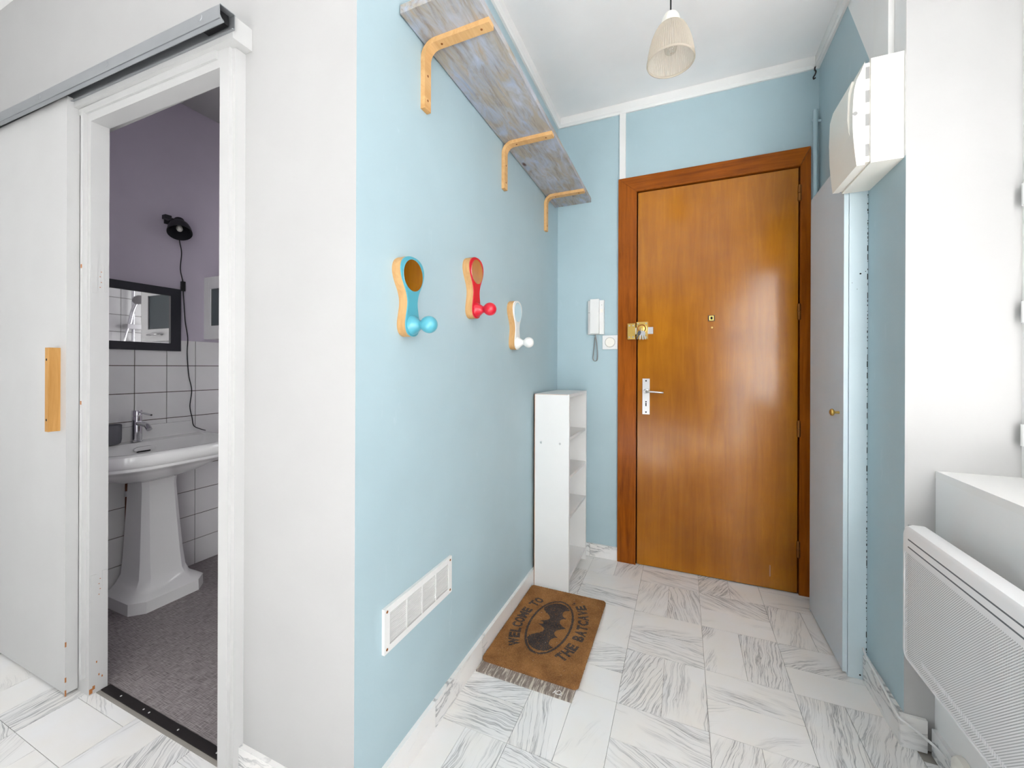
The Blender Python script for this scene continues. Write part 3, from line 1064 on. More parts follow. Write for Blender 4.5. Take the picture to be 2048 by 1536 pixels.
def hook(y, z, mat, label):
    """y, z: centre of the round foot"""
    t = thing('coat_hook', (0.0, y, z), label, 'coat hook', 'coat hooks on the blue wall')
    pr = [(0.0, -0.030), (0.010, -0.0285), (0.020, -0.023), (0.0265, -0.013), (0.0285, 0.0), (0.0275, 0.013), (0.0235, 0.032), (0.020, 0.052),
          (0.0205, 0.068), (0.026, 0.086), (0.036, 0.104), (0.044, 0.120), (0.0485, 0.137), (0.0475, 0.152), (0.041, 0.165), (0.029, 0.174), (0.014, 0.1785), (0.0, 0.1795)]
    sm = smooth_path([(a, b, 0) for a, b in pr], 3)
    half = [(p.x, p.y) for p in sm]
    ol = half + [(-a, b) for a, b in half[-2:0:-1]]
    bm = bmesh.new()
    prism(bm, [(y + a, z + b) for a, b in ol], 'x', 0.0, 0.026)
    part(t, 'wooden_body', bm, 'beech', smooth=True)
    bm = bmesh.new()
    prism(bm, [(y + a, z + b) for a, b in ol], 'x', 0.026, 0.030)
    bevel(bm, 0.001, 1, 1.0)
    part(t, 'painted_face', bm, mat, smooth=True)
    bm = bmesh.new()
    n = 40
    prism(bm, [(y + 0.0405 * math.cos(2 * math.pi * k / n), z + 0.131 + 0.0415 * math.sin(2 * math.pi * k / n)) for k in range(n)], 'x', 0.030, 0.0312)
    part(t, 'mirror', bm, 'mirror', smooth=True)
    bm = bmesh.new()
    prof = [(0.0255, 0.0), (0.0250, 0.003), (0.0215, 0.009), (0.0165, 0.016), (0.0125, 0.022), (0.0115, 0.027), (0.0125, 0.031)]
    for k in range(1, 14):
        a = math.radians(-58 + k * 148 / 13)
        prof.append((0.0225 * math.cos(a), 0.050 + 0.0225 * math.sin(a)))
    prof[-1] = (0.0006, prof[-1][1])
    lathe(bm, prof, 32, Matrix.Translation((0.030, y, z)) @ Matrix.Rotation(math.pi / 2, 4, 'Y'), cap0=True, cap1=True)
    part(t, 'knob', bm, mat, smooth=True)


hook(-1.431, 1.186, 'turquoise', 'turquoise wooden coat hook with oval mirror and round knob')
hook(-1.073, 1.274, 'red', 'red wooden coat hook with oval mirror, between the turquoise and white ones')
hook(-0.698, 1.182, 'white_lacquer', 'white wooden coat hook with oval mirror, nearest the intercom')

vt = thing('vent_grille', (0.0, -1.355, 0.36), 'white rectangular louvred vent grille low on the blue wall', 'vent')
V0, V1, W0, W1 = -1.513, -1.197, 0.360, 0.474
bm = bmesh.new()
for a in ((V0, V1, W0, W0 + 0.017), (V0, V1, W1 - 0.017, W1), (V0, V0 + 0.020, W0 + 0.017, W1 - 0.017), (V1 - 0.020, V1, W0 + 0.017, W1 - 0.017)):
    box(bm, 0.0005, 0.009, *a)
part(vt, 'grille_frame', bm, 'plastic')
part(vt, 'backing', bbox(0.0003, 0.0015, V0 + 0.018, V1 - 0.018, W0 + 0.015, W1 - 0.015), 'vent_back')
nsl = 15
for k in range(nsl):
    z = W0 + 0.0195 + (k + 0.5) * (0.080 - 0.003) / nsl
    bm = bmesh.new()
    loft(bm, [[(0.0018, y_, z + 0.0008), (0.0076, y_, z - 0.0016), (0.0078, y_, z - 0.0006), (0.002, y_, z + 0.0018)] for y_ in (V0 + 0.020, V1 - 0.020)])
    part(vt, 'slat', bm, 'plastic')
for k in range(1, 4):
    y_ = V0 + 0.020 + k * (V1 - V0 - 0.040) / 4
    pbox(vt, 'mullion', 'plastic', 0.002, 0.0086, y_ - 0.0018, y_ + 0.0018, W0 + 0.017, W1 - 0.017)
bm = bmesh.new()
for y_ in (V0 + 0.010, V1 - 0.010):
    for z_ in (W0 + 0.010, W1 - 0.010):
        lathe(bm, [(0.0038, 0), (0.003, 0.0008)], 10, Matrix.Translation((0.009, y_, z_)) @ Matrix.Rotation(math.pi / 2, 4, 'Y'), cap0=True, cap1=True)
part(vt, 'screw', bm, 'hinge')

# ------------------------------------------------------------------ shoe rack
bc = thing('narrow_bookcase', (0.1, -0.24, 0.0), 'tall narrow white open bookcase against the blue wall', 'bookcase')
BX0, BX1, BY0, BY1, BZ = 0.015, 0.188, -0.432, -0.052, 0.946
pbox(bc, 'side_panel', 'melamine', BX0, BX1, BY0, BY0 + 0.014, 0, BZ - 0.014, b=0.0008)
pbox(bc, 'side_panel', 'melamine', BX0, BX1, BY1 - 0.014, BY1, 0, BZ - 0.014, b=0.0008)
tp = part(bc, 'top_board', bbox(BX0, BX1, BY0, BY1, BZ - 0.014, BZ, b=0.0008), 'melamine')
part(tp, 'worn_edge', bbox(BX0, BX1 - 0.006, BY0 - 0.0005, BY0, BZ - 0.0024, BZ - 0.0012), 'chip')
part(bc, 'back_panel', bbox(BX0 - 0.002, BX0, BY0 - 0.0006, BY1, 0.0, BZ - 0.002), 'chip')
part(bc, 'inner_back', bbox(BX0, BX0 + 0.004, BY0 + 0.014, BY1 - 0.014, 0.0, BZ - 0.014), 'melamine')
for z_ in (0.738, 0.552, 0.358, 0.066):
    pbox(bc, 'shelf', 'melamine', BX0 + 0.004, BX1 - (0.002), BY0 + 0.014, BY1 - 0.014, z_ - 0.014, z_, b=0.0008)
bm = bmesh.new()
for x_ in (0.047, 0.143):
    lathe(bm, [(0.0058, 0), (0.0052, 0.0016), (0.003, 0.0018)], 14, Matrix.Translation((x_, BY0, 0.708)) @ RY, cap0=True, cap1=True)
part(bc, 'screw_cap', bm, 'steel')

# ------------------------------------------------------------------ doormat and the backing below it
obj('backing_sheet', bbox(0.016, 0.362, -1.044, -0.475, 0.0006, 0.0055, b=0.001), 'underlay', loc=(0.19, -0.76, 0.0),
    label='worn grey backing sheet sticking out from under the doormat', cat='sheet')

MX0, MX1, MY0, MY1 = 0.0135, 0.370, -0.997, -0.458
NXm, NYm = 240, 360
mc = Vector(((MX0 + MX1) / 2, (MY0 + MY1) / 2, 0))
rng = np.random.default_rng(3)
xs = np.linspace(MX0, MX1, NXm + 1)
ys = np.linspace(MY0, MY1, NYm + 1)
mask = np.zeros((NXm, NYm), int)         # 0 coir, 1 lettering, 2 emblem
OX, OY = 0.188, -0.722                    # emblem centre; text runs along +Y, its top points to -X
cs = (ys[:-1] + ys[1:]) / 2 - OY
ct = -((xs[:-1] + xs[1:]) / 2 - OX)
CT, CS = np.meshgrid(ct, cs, indexing='ij')


def fill_tri(p, val):
    (ax, ay), (bx, by), (cx, cy) = p
    d = (by - cy) * (ax - cx) + (cx - bx) * (ay - cy)
    if abs(d) < 1e-12:
        return
    i = np.where((cs >= min(ax, bx, cx) - 1e-4) & (cs <= max(ax, bx, cx) + 1e-4))[0]
    j = np.where((ct >= min(ay, by, cy) - 1e-4) & (ct <= max(ay, by, cy) + 1e-4))[0]
    if not len(i) or not len(j):
        return
    S, T = np.meshgrid(cs[i], ct[j])
    u = ((by - cy) * (S - cx) + (cx - bx) * (T - cy)) / d
    v = ((cy - ay) * (S - cx) + (ax - cx) * (T - cy)) / d
    inside = (u >= -1e-6) & (v >= -1e-6) & (u + v <= 1 + 1e-6)
    sub = mask[np.ix_(j, i)]
    sub[inside] = val
    mask[np.ix_(j, i)] = sub


_glyphs = {}
next_id = 10


def glyph(ch):
    """triangles of a character, normalised to cap height 1; returns (tris, width)"""
    if ch in _glyphs:
        return _glyphs[ch]
    cu = bpy.data.curves.new('glyph', 'FONT')
    cu.body = ch
    cu.offset = 0.05
    cu.resolution_u = 4
    ob = bpy.data.objects.new('glyph', cu)
    COL.objects.link(ob)
    bpy.context.view_layer.update()
    dg = bpy.context.evaluated_depsgraph_get()
    ev = ob.evaluated_get(dg)
    me = ev.to_mesh()
    me.calc_loop_triangles()
    P = np.array([v.co[:2] for v in me.vertices])
    T = [tuple(t.vertices) for t in me.loop_triangles]
    P = P - P.min(0)
    hgt = P[:, 1].max()
    P = P / hgt
    w = P[:, 0].max()
    P[:, 0] /= w
    tr = [[tuple(P[k]) for k in t] for t in T]
    ev.to_mesh_clear()
    bpy.data.objects.remove(ob)
    bpy.data.curves.remove(cu)
    _glyphs[ch] = (tr, w)
    return _glyphs[ch]


def arc_text(text, sgn, hgt, s0, s1):
    """letters on the ellipse outside the ring; sgn +1 above, -1 below"""
    a_, b_ = 0.206, 0.1035
    wd = [0.45 if c == ' ' else (0.8 if c == 'W' or c == 'M' else 0.62) for c in text]
    tot = sum(wd)
    # arc positions by equal arc length
    al0, al1 = math.asin(max(-1, s0 / a_)), math.asin(min(1, s1 / a_))
    A = np.linspace(al0, al1, 400)
    S, T = a_ * np.sin(A), sgn * b_ * np.cos(A)
    L = np.concatenate([[0], np.cumsum(np.hypot(np.diff(S), np.diff(T)))])

    def frame(l):
        s, t = np.interp(l, L, S), np.interp(l, L, T)
        nx, ny = s / a_ ** 2, t / b_ ** 2
        n = math.hypot(nx, ny)
        return s, t, nx / n, ny / n
    global next_id
    pos = 0
    for ch, w in zip(text, wd):
        l0, l1 = pos / tot * L[-1], (pos + w) / tot * L[-1]
        pos += w
        if ch == ' ':
            continue
        tr, _ = glyph(ch)
        pad = (l1 - l0) * 0.04

        def P(u, v):
            s, t, nx, ny = frame(l0 + pad + u * (l1 - l0 - 2 * pad))
            r = 0.002 + (v * hgt if sgn > 0 else (1 - v) * hgt)
            return (s + nx * r, t + ny * r)
        for q in tr:
            fill_tri([P(*k) for k in q], next_id)
        next_id += 1


arc_text('WELCOME TO', 1, 0.044, -0.158, 0.152)
arc_text('THE BATCAVE', -1, 0.044, -0.162, 0.166)
for ch, s0, t0, w in (('T', 0.172, -0.060, 0.008), ('M', 0.181, -0.060, 0.010)):
    for q in glyph(ch)[0]:
        fill_tri([(s0 + u * w, t0 + v * 0.012) for u, v in q], next_id)
    next_id += 1
# double oval ring
q1 = np.hypot(CS / 0.180, CT / 0.0885)
ring = (q1 < 1.0) & (np.hypot(CS / 0.170, CT / 0.0795) > 1.0)
mask[ring] = 2
# a plain bat silhouette inside the oval
half = [(0.0, 0.34), (0.035, 0.36), (0.06, 0.60), (0.10, 0.40), (0.14, 0.26), (0.20, 0.16), (0.27, 0.17), (0.36, 0.30), (0.42, 0.48), (0.52, 0.66), (0.62, 0.72),
        (0.78, 0.55), (0.89, 0.28), (0.93, 0.0), (0.90, -0.28), (0.82, -0.48), (0.72, -0.60), (0.68, -0.42), (0.60, -0.32), (0.48, -0.34), (0.40, -0.46), (0.37, -0.62),
        (0.32, -0.44), (0.24, -0.36), (0.15, -0.40), (0.07, -0.56), (0.0, -0.80)]
poly = [(s * 0.172, t * 0.084) for s, t in half] + [(-s * 0.172, t * 0.084) for s, t in half[-2:0:-1]]
ins = np.zeros_like(mask, bool)
for (x1, y1), (x2, y2) in zip(poly, poly[1:] + poly[:1]):
    c_ = ((y1 > CT) != (y2 > CT))
    with np.errstate(divide='ignore', invalid='ignore'):
        xi = (x2 - x1) * (CT - y1) / (y2 - y1 + 1e-12) + x1
    ins ^= c_ & (CS < xi)
mask[ins] = 3
# frayed print edges
noise_cells = rng.random(mask.shape)
mask[(noise_cells < 0.05)] = 0

gx, gy = np.meshgrid(np.arange(NXm + 1), np.arange(NYm + 1), indexing='ij')
ed = np.minimum.reduce([(xs - MX0)[gx], (MX1 - xs)[gx], (ys - MY0)[gy], (MY1 - ys)[gy]])
Z = 0.0185 + rng.normal(0, 0.0006, gx.shape) - 0.004 * np.clip(1 - ed / 0.006, 0, 1) ** 2 + 0.0008 * np.sin(ys[gy] * 21) * np.cos(xs[gx] * 17)
PX = xs[gx] + rng.normal(0, 0.00045, gx.shape)
PY = ys[gy] + rng.normal(0, 0.00045, gx.shape)
# rounded corners
for cx, cy, sx, sy in ((MX0, MY0, 1, 1), (MX1, MY0, -1, 1), (MX0, MY1, 1, -1), (MX1, MY1, -1, -1)):
    R_ = 0.016
    ox, oy = cx + sx * R_, cy + sy * R_
    dx, dy = (PX - ox) * -sx, (PY - oy) * -sy
    d_ = np.hypot(dx, dy)
    m_ = (dx > 0) & (dy > 0)
    mx_ = np.maximum(dx, dy)
    k_ = np.where(m_ & (d_ > 1e-9), mx_ / np.maximum(d_, 1e-9), 1.0)
    PX = np.where(m_, ox - sx * dx * k_, PX)
    PY = np.where(m_, oy - sy * dy * k_, PY)
mat_t = thing('doormat', (mc.x, mc.y, 0.0055), 'brown coir doormat printed with a black bat emblem and welcome lettering', 'doormat')


def mat_piece(val, name, mt, skirt=False):
    II, JJ = np.where(mask == val)
    idx = np.full(gx.shape, -1)
    verts, faces = [], []

    def vid(i, j):
        if idx[i, j] < 0:
            idx[i, j] = len(verts)
            verts.append((PX[i, j] - mc.x, PY[i, j] - mc.y, Z[i, j] - 0.0055))
        return int(idx[i, j])
    for i, j in zip(II, JJ):
        faces.append((vid(i, j), vid(i + 1, j), vid(i + 1, j + 1), vid(i, j + 1)))
    if skirt:
        loop = [(i, 0) for i in range(NXm)] + [(NXm, j) for j in range(NYm)] + [(i, NYm) for i in range(NXm, 0, -1)] + [(0, j) for j in range(NYm, 0, -1)]
        top = [vid(*p) for p in loop]
        bot = []
        for k in top:
            v = verts[k]
            bot.append(len(verts))
            verts.append((v[0] * 0.996, v[1] * 0.996, 0.0))
        n = len(top)
        for k in range(n):
            faces.append((top[k], bot[k], bot[(k + 1) % n], top[(k + 1) % n]))
        faces.append(tuple(bot[::-1]))
    me = bpy.data.meshes.new(name)
    me.from_pydata(verts, [], faces)
    me.materials.append(M[mt])
    o = bpy.data.objects.new(name, me)
    COL.objects.link(o)
    o.parent = mat_t
    return o


mat_piece(0, 'coir_pile', 'coir', True)
mat_piece(2, 'printed_ring', 'coir_black')
mat_piece(3, 'printed_bat', 'coir_black')
for k in range(10, next_id):
    mat_piece(k, 'printed_letter', 'coir_black')

bm = bmesh.new()
tube(bm, smooth_path([(0.296, -1.036, 0.0066), (0.304, -1.022, 0.0066), (0.300, -1.030, 0.0076), (0.312, -1.036, 0.0066), (0.322, -1.026, 0.0066), (0.314, -1.018, 0.0070), (0.306, -1.033, 0.0070), (0.326, -1.034, 0.0066)], 6), 0.0009, 5)
obj('loose_thread', bm, 'plastic', loc=(0.31, -1.03, 0.0057), smooth=True, label='curl of white thread on the grey backing sheet', cat='thread')

# ------------------------------------------------------------------ intercom and switch
ic = thing('intercom', (0.232, 0.0, 1.26), 'white wall intercom handset beside the door frame', 'intercom')
pbox(ic, 'base_plate', 'plastic', 0.188, 0.277, -0.026, 0.0, 1.263, 1.455, b=0.004)
bm = bmesh.new()
box(bm, 0.205, 0.254, -0.052, -0.026, 1.266, 1.459)
bevel(bm, 0.006, 3)
part(ic, 'handset', bm, 'plastic', smooth=True)
pbox(ic, 'call_button', 'cream', 0.259, 0.272, -0.029, -0.026, 1.386, 1.404, b=0.001)
pbox(ic, 'side_groove', 'coil', 0.189, 0.204, -0.0264, -0.0255, 1.386, 1.388)
bm = bmesh.new()
lathe(bm, [(0.002, 0), (0.002, 0.0005)], 8, Matrix.Translation((0.2655, -0.026, 1.428)) @ RY, cap0=True, cap1=True)
part(ic, 'indicator', bm, 'coil')
bm = bmesh.new()
path = smooth_path([(0.228, -0.015, 1.266), (0.231, -0.014, 1.245), (0.237, -0.013, 1.205), (0.240, -0.012, 1.150), (0.238, -0.012, 1.122), (0.228, -0.012, 1.112), (0.217, -0.012, 1.122), (0.217, -0.012, 1.150),
                    (0.222, -0.013, 1.20), (0.226, -0.014, 1.245)], 14)
coilp = []
for k in range(len(path) * 6):
    f = k / 6
    i0 = min(int(f), len(path) - 2)
    p = path[i0].lerp(path[i0 + 1], f - i0)
    a = k * 2 * math.pi / 6 * 1.1
    coilp.append(p + Vector((math.cos(a) * 0.0028, math.sin(a) * 0.0028, 0)))
tube(bm, coilp, 0.0011, 5)
part(ic, 'coiled_cord', bm, 'coil', smooth=True)

sw_ = thing('light_switch', (0.308, 0.0, 1.18), 'square white light switch with round button beside the door frame', 'light switch')
pbox(sw_, 'switch_plate', 'plastic', 0.267, 0.351, -0.009, 0.0, 1.179, 1.257, b=0.002)
bm = bmesh.new()
lathe(bm, [(0.0265, 0), (0.0265, 0.0015), (0.0245, 0.0028), (0.022, 0.003), (0.018, 0.0022)], 36, Matrix.Translation((0.309, -0.009, 1.218)) @ RY, cap0=True, cap1=True)
part(sw_, 'button', bm, 'cream', smooth=True)
bm = bmesh.new()
lathe(bm, [(0.0282, 0), (0.0282, 0.0004), (0.0266, 0.0004), (0.0266, 0)], 36, Matrix.Translation((0.309, -0.009, 1.218)) @ RY)
part(sw_, 'button_gap', bm, 'coil', smooth=True)

# ------------------------------------------------------------------ pendant lamp
LX, LY = 0.643, -0.80
pl = thing('pendant_lamp', (LX, LY, H), 'pendant lamp with bell-shaped ribbed glass shade', 'lamp')
TM = Matrix.Translation((LX, LY, 0))
bm = bmesh.new()
tube(bm, [(LX, LY, H - 0.012), (LX, LY, 2.308)], 0.0028, 8)
part(pl, 'cord', bm, 'black', smooth=True)
bm = bmesh.new()
lathe(bm, [(0.045, H), (0.045, H - 0.012), (0.02, H - 0.022), (0.004, H - 0.024)], 24, TM, cap0=True, cap1=True)
part(pl, 'ceiling_rose', bm, 'plastic', smooth=True)
bm = bmesh.new()
lathe(bm, [(0.004, 2.314), (0.013, 2.3125), (0.0215, 2.307), (0.0275, 2.297), (0.0305, 2.285), (0.0315, 2.270), (0.0298, 2.268), (0.02, 2.283)], 32, TM, cap0=True, cap1=True)
part(pl, 'cap', bm, 'cream', smooth=True)
bm = bmesh.new()
outer = [(0.0305, 2.272), (0.037, 2.268), (0.0455, 2.260), (0.0535, 2.246), (0.0612, 2.228), (0.0672, 2.208), (0.0718, 2.188), (0.0752, 2.168), (0.0772, 2.152), (0.0778, 2.147)]
inner = [(r - 0.0028, z) for r, z in outer][::-1]
SEG = 256
lathe(bm, outer, SEG, TM, flute=0.014, nfl=64)
part(pl, 'shade', bm, 'ribbed', smooth=True)
bm = bmesh.new()
lathe(bm, [(0.0778, 2.148), (0.0796, 2.146), (0.0799, 2.143), (0.0788, 2.140), (0.0760, 2.140), (0.0750, 2.144), (0.0768, 2.148)], 64, TM)
part(pl, 'shade_rim', bm, 'ribbed', smooth=True)
bm = bmesh.new()
lathe(bm, [(0.0006, 2.170), (0.010, 2.1715), (0.018, 2.178), (0.0215, 2.190), (0.020, 2.203), (0.014, 2.218), (0.011, 2.232)], 24, TM)
bb = part(pl, 'bulb', bm, 'bulb_glass', smooth=True)
bm = bmesh.new()
lathe(bm, [(0.0045, 2.232), (0.0035, 2.214), (0.0015, 2.206)], 10, TM, cap0=True, cap1=True)
tube(bm, [(LX - 0.010, LY, 2.192), (LX, LY, 2.208), (LX + 0.010, LY, 2.192)], 0.0008, 6)
part(bb, 'filament_stem', bm, 'steel', smooth=True)
bm = bmesh.new()
lathe(bm, [(0.0125, 2.228), (0.0135, 2.232), (0.0135, 2.272)], 20, TM, cap0=True, cap1=True)
part(pl, 'bulb_holder', bm, 'steel', smooth=True)

# ------------------------------------------------------------------ right-hand side: cupboard, pipe, fuse box, trunking
cp = thing('wall_cupboard', (1.24, -0.35, 0.0), 'shallow cupboard with grey door and front edge in lit wall blue by the entrance door', 'cupboard')
pbox(cp, 'carcass', 'blue_lit', 1.221, XR - 0.0005, -0.552, -0.135, 0.0, 1.815, b=0.002)
cd_ = part(cp, 'cupboard_door', bbox(1.2075, 1.2195, -0.546, -0.150, 0.012, 1.82, b=0.001), 'grey_door', label='flat grey cupboard door')
part(cd_, 'door_edge', bbox(1.2068, 1.2198, -0.5485, -0.546, 0.012, 1.82), 'blue_lit')
part(cp, 'door_edge', bbox(1.209, 1.2205, -0.1495, -0.140, 0.0, 1.815), 'blue_lit')
bm = bmesh.new()
prof = [(0.0045, 0.0), (0.004, 0.011), (0.006, 0.014), (0.0115, 0.017), (0.013, 0.021), (0.011, 0.0255), (0.006, 0.028), (0.0008, 0.0285)]
lathe(bm, prof, 24, Matrix.Translation((1.2075, -0.505, 0.917)) @ Matrix.Rotation(-math.pi / 2, 4, 'Y'), cap0=True, cap1=True)
part(cd_, 'knob', bm, 'brass', smooth=True, label='round brass knob')
bm = bmesh.new()
for x_, z_, r_ in ((1.252, 1.405, 0.0028), (1.266, 1.412, 0.0013), (1.229, 1.375, 0.0010), (1.243, 1.352, 0.0010), (1.255, 0.015, 0.0028)):
    lathe(bm, [(r_, 0), (r_, 0.0004)], 10, Matrix.Translation((x_, -0.552, z_)) @ RY, cap0=True, cap1=True)
part(cp, 'screw_hole', bm, 'hole')
# crack between cupboard and wall, patchy
bm = bmesh.new()
z = 0.02
while z < 1.68:
    ln = random.choice((0.002, 0.003, 0.005, 0.008, 0.02))
    w = random.uniform(0.0004, 0.0014)
    box(bm, XR - 0.0012 - w, XR - 0.0004, -0.5526, -0.552, z, z + ln)
    z += ln + random.uniform(0.002, 0.025)
part(cp, 'open_joint', bm, 'hole', kind='stuff')

pi = thing('heating_pipe', (1.252, -0.028, 0.0), 'thin blue painted pipe beside the top right door frame', 'pipe')
bm = bmesh.new()
tube(bm, smooth_path([(1.252, -0.028, 0.0), (1.252, -0.028, 1.1), (1.252, -0.028, 2.19), (1.252, -0.026, 2.228), (1.252, -0.014, 2.243), (1.252, -0.001, 2.245)], 6), 0.0095, 14)
part(pi, 'pipe_run', bm, 'blue', smooth=True)
bm = bmesh.new()
box(bm, 1.255, XR - 0.0004, -0.032, -0.024, 2.222, 2.232)
part(pi, 'clip', bm, 'blue')

cl = thing('corner_hook', (1.255, -0.02, 2.44), 'small dark metal hook hanging at the ceiling corner', 'hook')
bm = bmesh.new()
tube(bm, smooth_path([(1.252, -0.021, 2.490), (1.250, -0.022, 2.474), (1.254, -0.024, 2.462), (1.250, -0.024, 2.448), (1.245, -0.022, 2.440), (1.247, -0.020, 2.432), (1.253, -0.021, 2.436)]), 0.0032, 8)
part(cl, 'hook_wire', bm, 'darkmetal', smooth=True)
bm = bmesh.new()
tube(bm, [(1.250, -0.022, 2.487), (1.251, -0.15, 2.4875), (1.252, -0.32, 2.4868)], 0.0018, 6)
obj('thin_white_wire', bm, 'plastic', loc=(1.25, -0.02, 2.48), smooth=True, label='thin white wire under the right cornice', cat='wire')

obj('cable_trunking', bbox(1.258, XR - 0.0005, -0.735, -0.630, 1.9965, H - 0.0005, b=0.002), 'trim', loc=(1.26, -0.68, 2.2),
    label='white vertical cable trunking rising from the fuse box', cat='trunking')

fb = thing('fuse_box', (1.23, -0.68, 1.686), 'cream plastic fuse box mounted high on the right wall', 'fuse box')
FY0, FY1, FZ0, FZ1 = -0.797, -0.562, 1.686, 1.995
pbox(fb, 'box_body', 'cream', 1.196, XR - 0.0005, FY0, FY1, FZ0, FZ1, b=0.002)
pbox(fb, 'inner_frame', M['cream'], 1.184, 1.196, FY0 + 0.006, FY1 - 0.006, FZ0 + 0.006, FZ1 - 0.008, b=0.001)
bm = bmesh.new()
for z_ in (1.71, 1.80, 1.87, 1.94):
    box(bm, 1.1855, 1.1945, FY0 + 0.0052, FY0 + 0.006, z_, z_ + 0.035)
part(fb, 'vent_gap', bm, 'coil')
# curved cover: profile in (x,z), extruded along y with a bulging front
cov = []
for k in range(13):
    t_ = k / 12
    z_ = FZ0 - 0.002 + t_ * (FZ1 - FZ0 + 0.0)
    cov.append((1.164 - 0.010 * math.sin(math.pi * min(1, t_ * 1.05)) + 0.020 * max(0, t_ - 0.8) / 0.2, z_))
ol = [(1.1835, FZ0 - 0.002)] + cov + [(1.1835, FZ1 - 0.002)]
bm = bmesh.new()
prism(bm, ol, 'y', FY0 + 0.004, FY1 - 0.02)
bevel(bm, 0.006, 3, 0.7)
cv = part(fb, 'cover', bm, 'cream', smooth=True)
bm = bmesh.new()
fl = [(1.1585, 1.775), (1.1525, 1.80), (1.149, 1.84), (1.1515, 1.92), (1.160, 1.955), (1.166, 1.955), (1.166, 1.775)]
prism(bm, fl, 'y', FY0 + 0.030, FY1 - 0.036)
bevel(bm, 0.004, 3, 0.6)
part(cv, 'flap', bm, 'cream', smooth=True)
bm = bmesh.new()
lathe(bm, [(0.006, -0.0006), (0.006, 0.0006)], 14, Matrix.Translation((1.1600, FY0 + 0.0042, 1.842)) @ Matrix.Rotation(math.pi / 2, 4, 'X'), cap0=True, cap1=True)
part(cv, 'finger_notch', bm, 'coil')

# ------------------------------------------------------------------ radiator
ra = thing('radiator', (1.26, -1.33, 0.282), 'white electric panel radiator with perforated front at the right edge', 'radiator')
RXF, RXB, RYA, RYB, RZ0, RZ1 = 1.245, 1.284, -1.80, -0.858, 0.282, 0.654
bm = bmesh.new()
# shell: everything but the perforated field
box(bm, RXF + 0.012, RXB - 0.001, RYA + 0.006, RYB - 0.006, RZ0 + 0.006, RZ1 - 0.006)
bevel(bm, 0.009, 3)
part(ra, 'rear_casing', bm, 'rad_in', smooth=True)
n = 8
# front border as a rounded frame with the perforated field inside
def rounded(y0, y1, z0, z1, r, k=6):
    pts_ = []
    for cy, cz, a0 in ((y1 - r, z1 - r, 0), (y0 + r, z1 - r, 90), (y0 + r, z0 + r, 180), (y1 - r, z0 + r, 270)):
        for i in range(k + 1):
            a = math.radians(a0 + 90 * i / k)
            pts_.append((cy + r * math.cos(a), cz + r * math.sin(a)))
    return pts_


o0 = rounded(RYA, RYB, RZ0, RZ1, 0.030)
o1 = rounded(RYA + 0.003, RYB - 0.003, RZ0 + 0.003, RZ1 - 0.004, 0.028)
o2 = rounded(RYA + 0.012, RYB - 0.012, RZ0 + 0.010, RZ1 - 0.012, 0.022)
i1 = rounded(RYA + 0.020, RYB - 0.018, RZ0 + 0.016, 0.581, 0.010)
bm = bmesh.new()
loft(bm, [[(RXB, a, b) for a, b in o1], [(RXB, a, b) for a, b in o0], [(RXF + 0.016, a, b) for a, b in o0], [(RXF + 0.005, a, b) for a, b in o1], [(RXF, a, b) for a, b in o2], [(RXF, a, b) for a, b in i1],
          [(RXF + 0.003, a, b) for a, b in i1]], cap0=True, cap1=False)
part(ra, 'front_casing', bm, 'rad', smooth=True)
for y_ in (-1.05, -1.6):
    pbox(ra, 'wall_bracket', 'rad', RXB, XW, y_ - 0.015, y_ + 0.015, 0.38, 0.56)
bm = bmesh.new()
bm.faces.new([bm.verts.new((RXF + 0.0015, a, b)) for a, b in i1])
part(ra, 'perforated_front', bm, 'perf')
for z_ in (0.618, 0.598):
    bm = bmesh.new()
    box(bm, RXF - 0.0003, RXF + 0.003, RYA + 0.03, RYB - 0.038, z_ - 0.0018, z_ + 0.0018)
    part(ra, 'slot', bm, 'coil_dark')
bm = bmesh.new()
y_ = RYB - 0.105
while y_ > RYA + 0.05:
    box(bm, RXF + 0.0006, RXF + 0.0012, y_ - 0.0045, y_, 0.322, 0.334)
    y_ -= 0.0068
part(ra, 'outlet_dashes', bm, 'rad', kind='stuff')

# cable and junction box under the radiator
bm = bmesh.new()
tube(bm, smooth_path([(1.262, -0.556, 0.112), (1.2585, -0.60, 0.104), (1.2575, -0.71, 0.096), (1.2575, -0.785, 0.085), (1.2555, -0.823, 0.085), (1.268, -0.829, 0.079), (1.295, -0.834, 0.062), (1.318, -0.846, 0.050), (1.322, -0.90, 0.060)], 6), 0.0034, 8)
obj('white_cable', bm, 'plastic', loc=(1.26, -0.7, 0.09), smooth=True, label='white cable running along the right skirting to the socket', cat='cable')
jb = thing('junction_box', (1.325, -0.93, 0.02), 'round cream cable outlet on the wall below the radiator', 'cable outlet')
bm = bmesh.new()
lathe(bm, [(0.040, 0.0), (0.040, 0.006), (0.036, 0.013), (0.022, 0.018), (0.018, 0.022), (0.006, 0.024)], 28, Matrix.Translation((XW - 0.001, -0.945, 0.062)) @ Matrix.Rotation(-math.pi / 2, 4, 'Y'), cap0=True, cap1=True)
part(jb, 'cover', bm, 'cream', smooth=True)
bm = bmesh.new()
tube(bm, smooth_path([(1.318, -0.945, 0.062), (1.306, -0.960, 0.064), (1.304, -1.0, 0.085), (1.31, -1.06, 0.14), (1.315, -1.1, 0.30)], 6), 0.0042, 8)
part(jb, 'lead', bm, 'plastic', smooth=True)

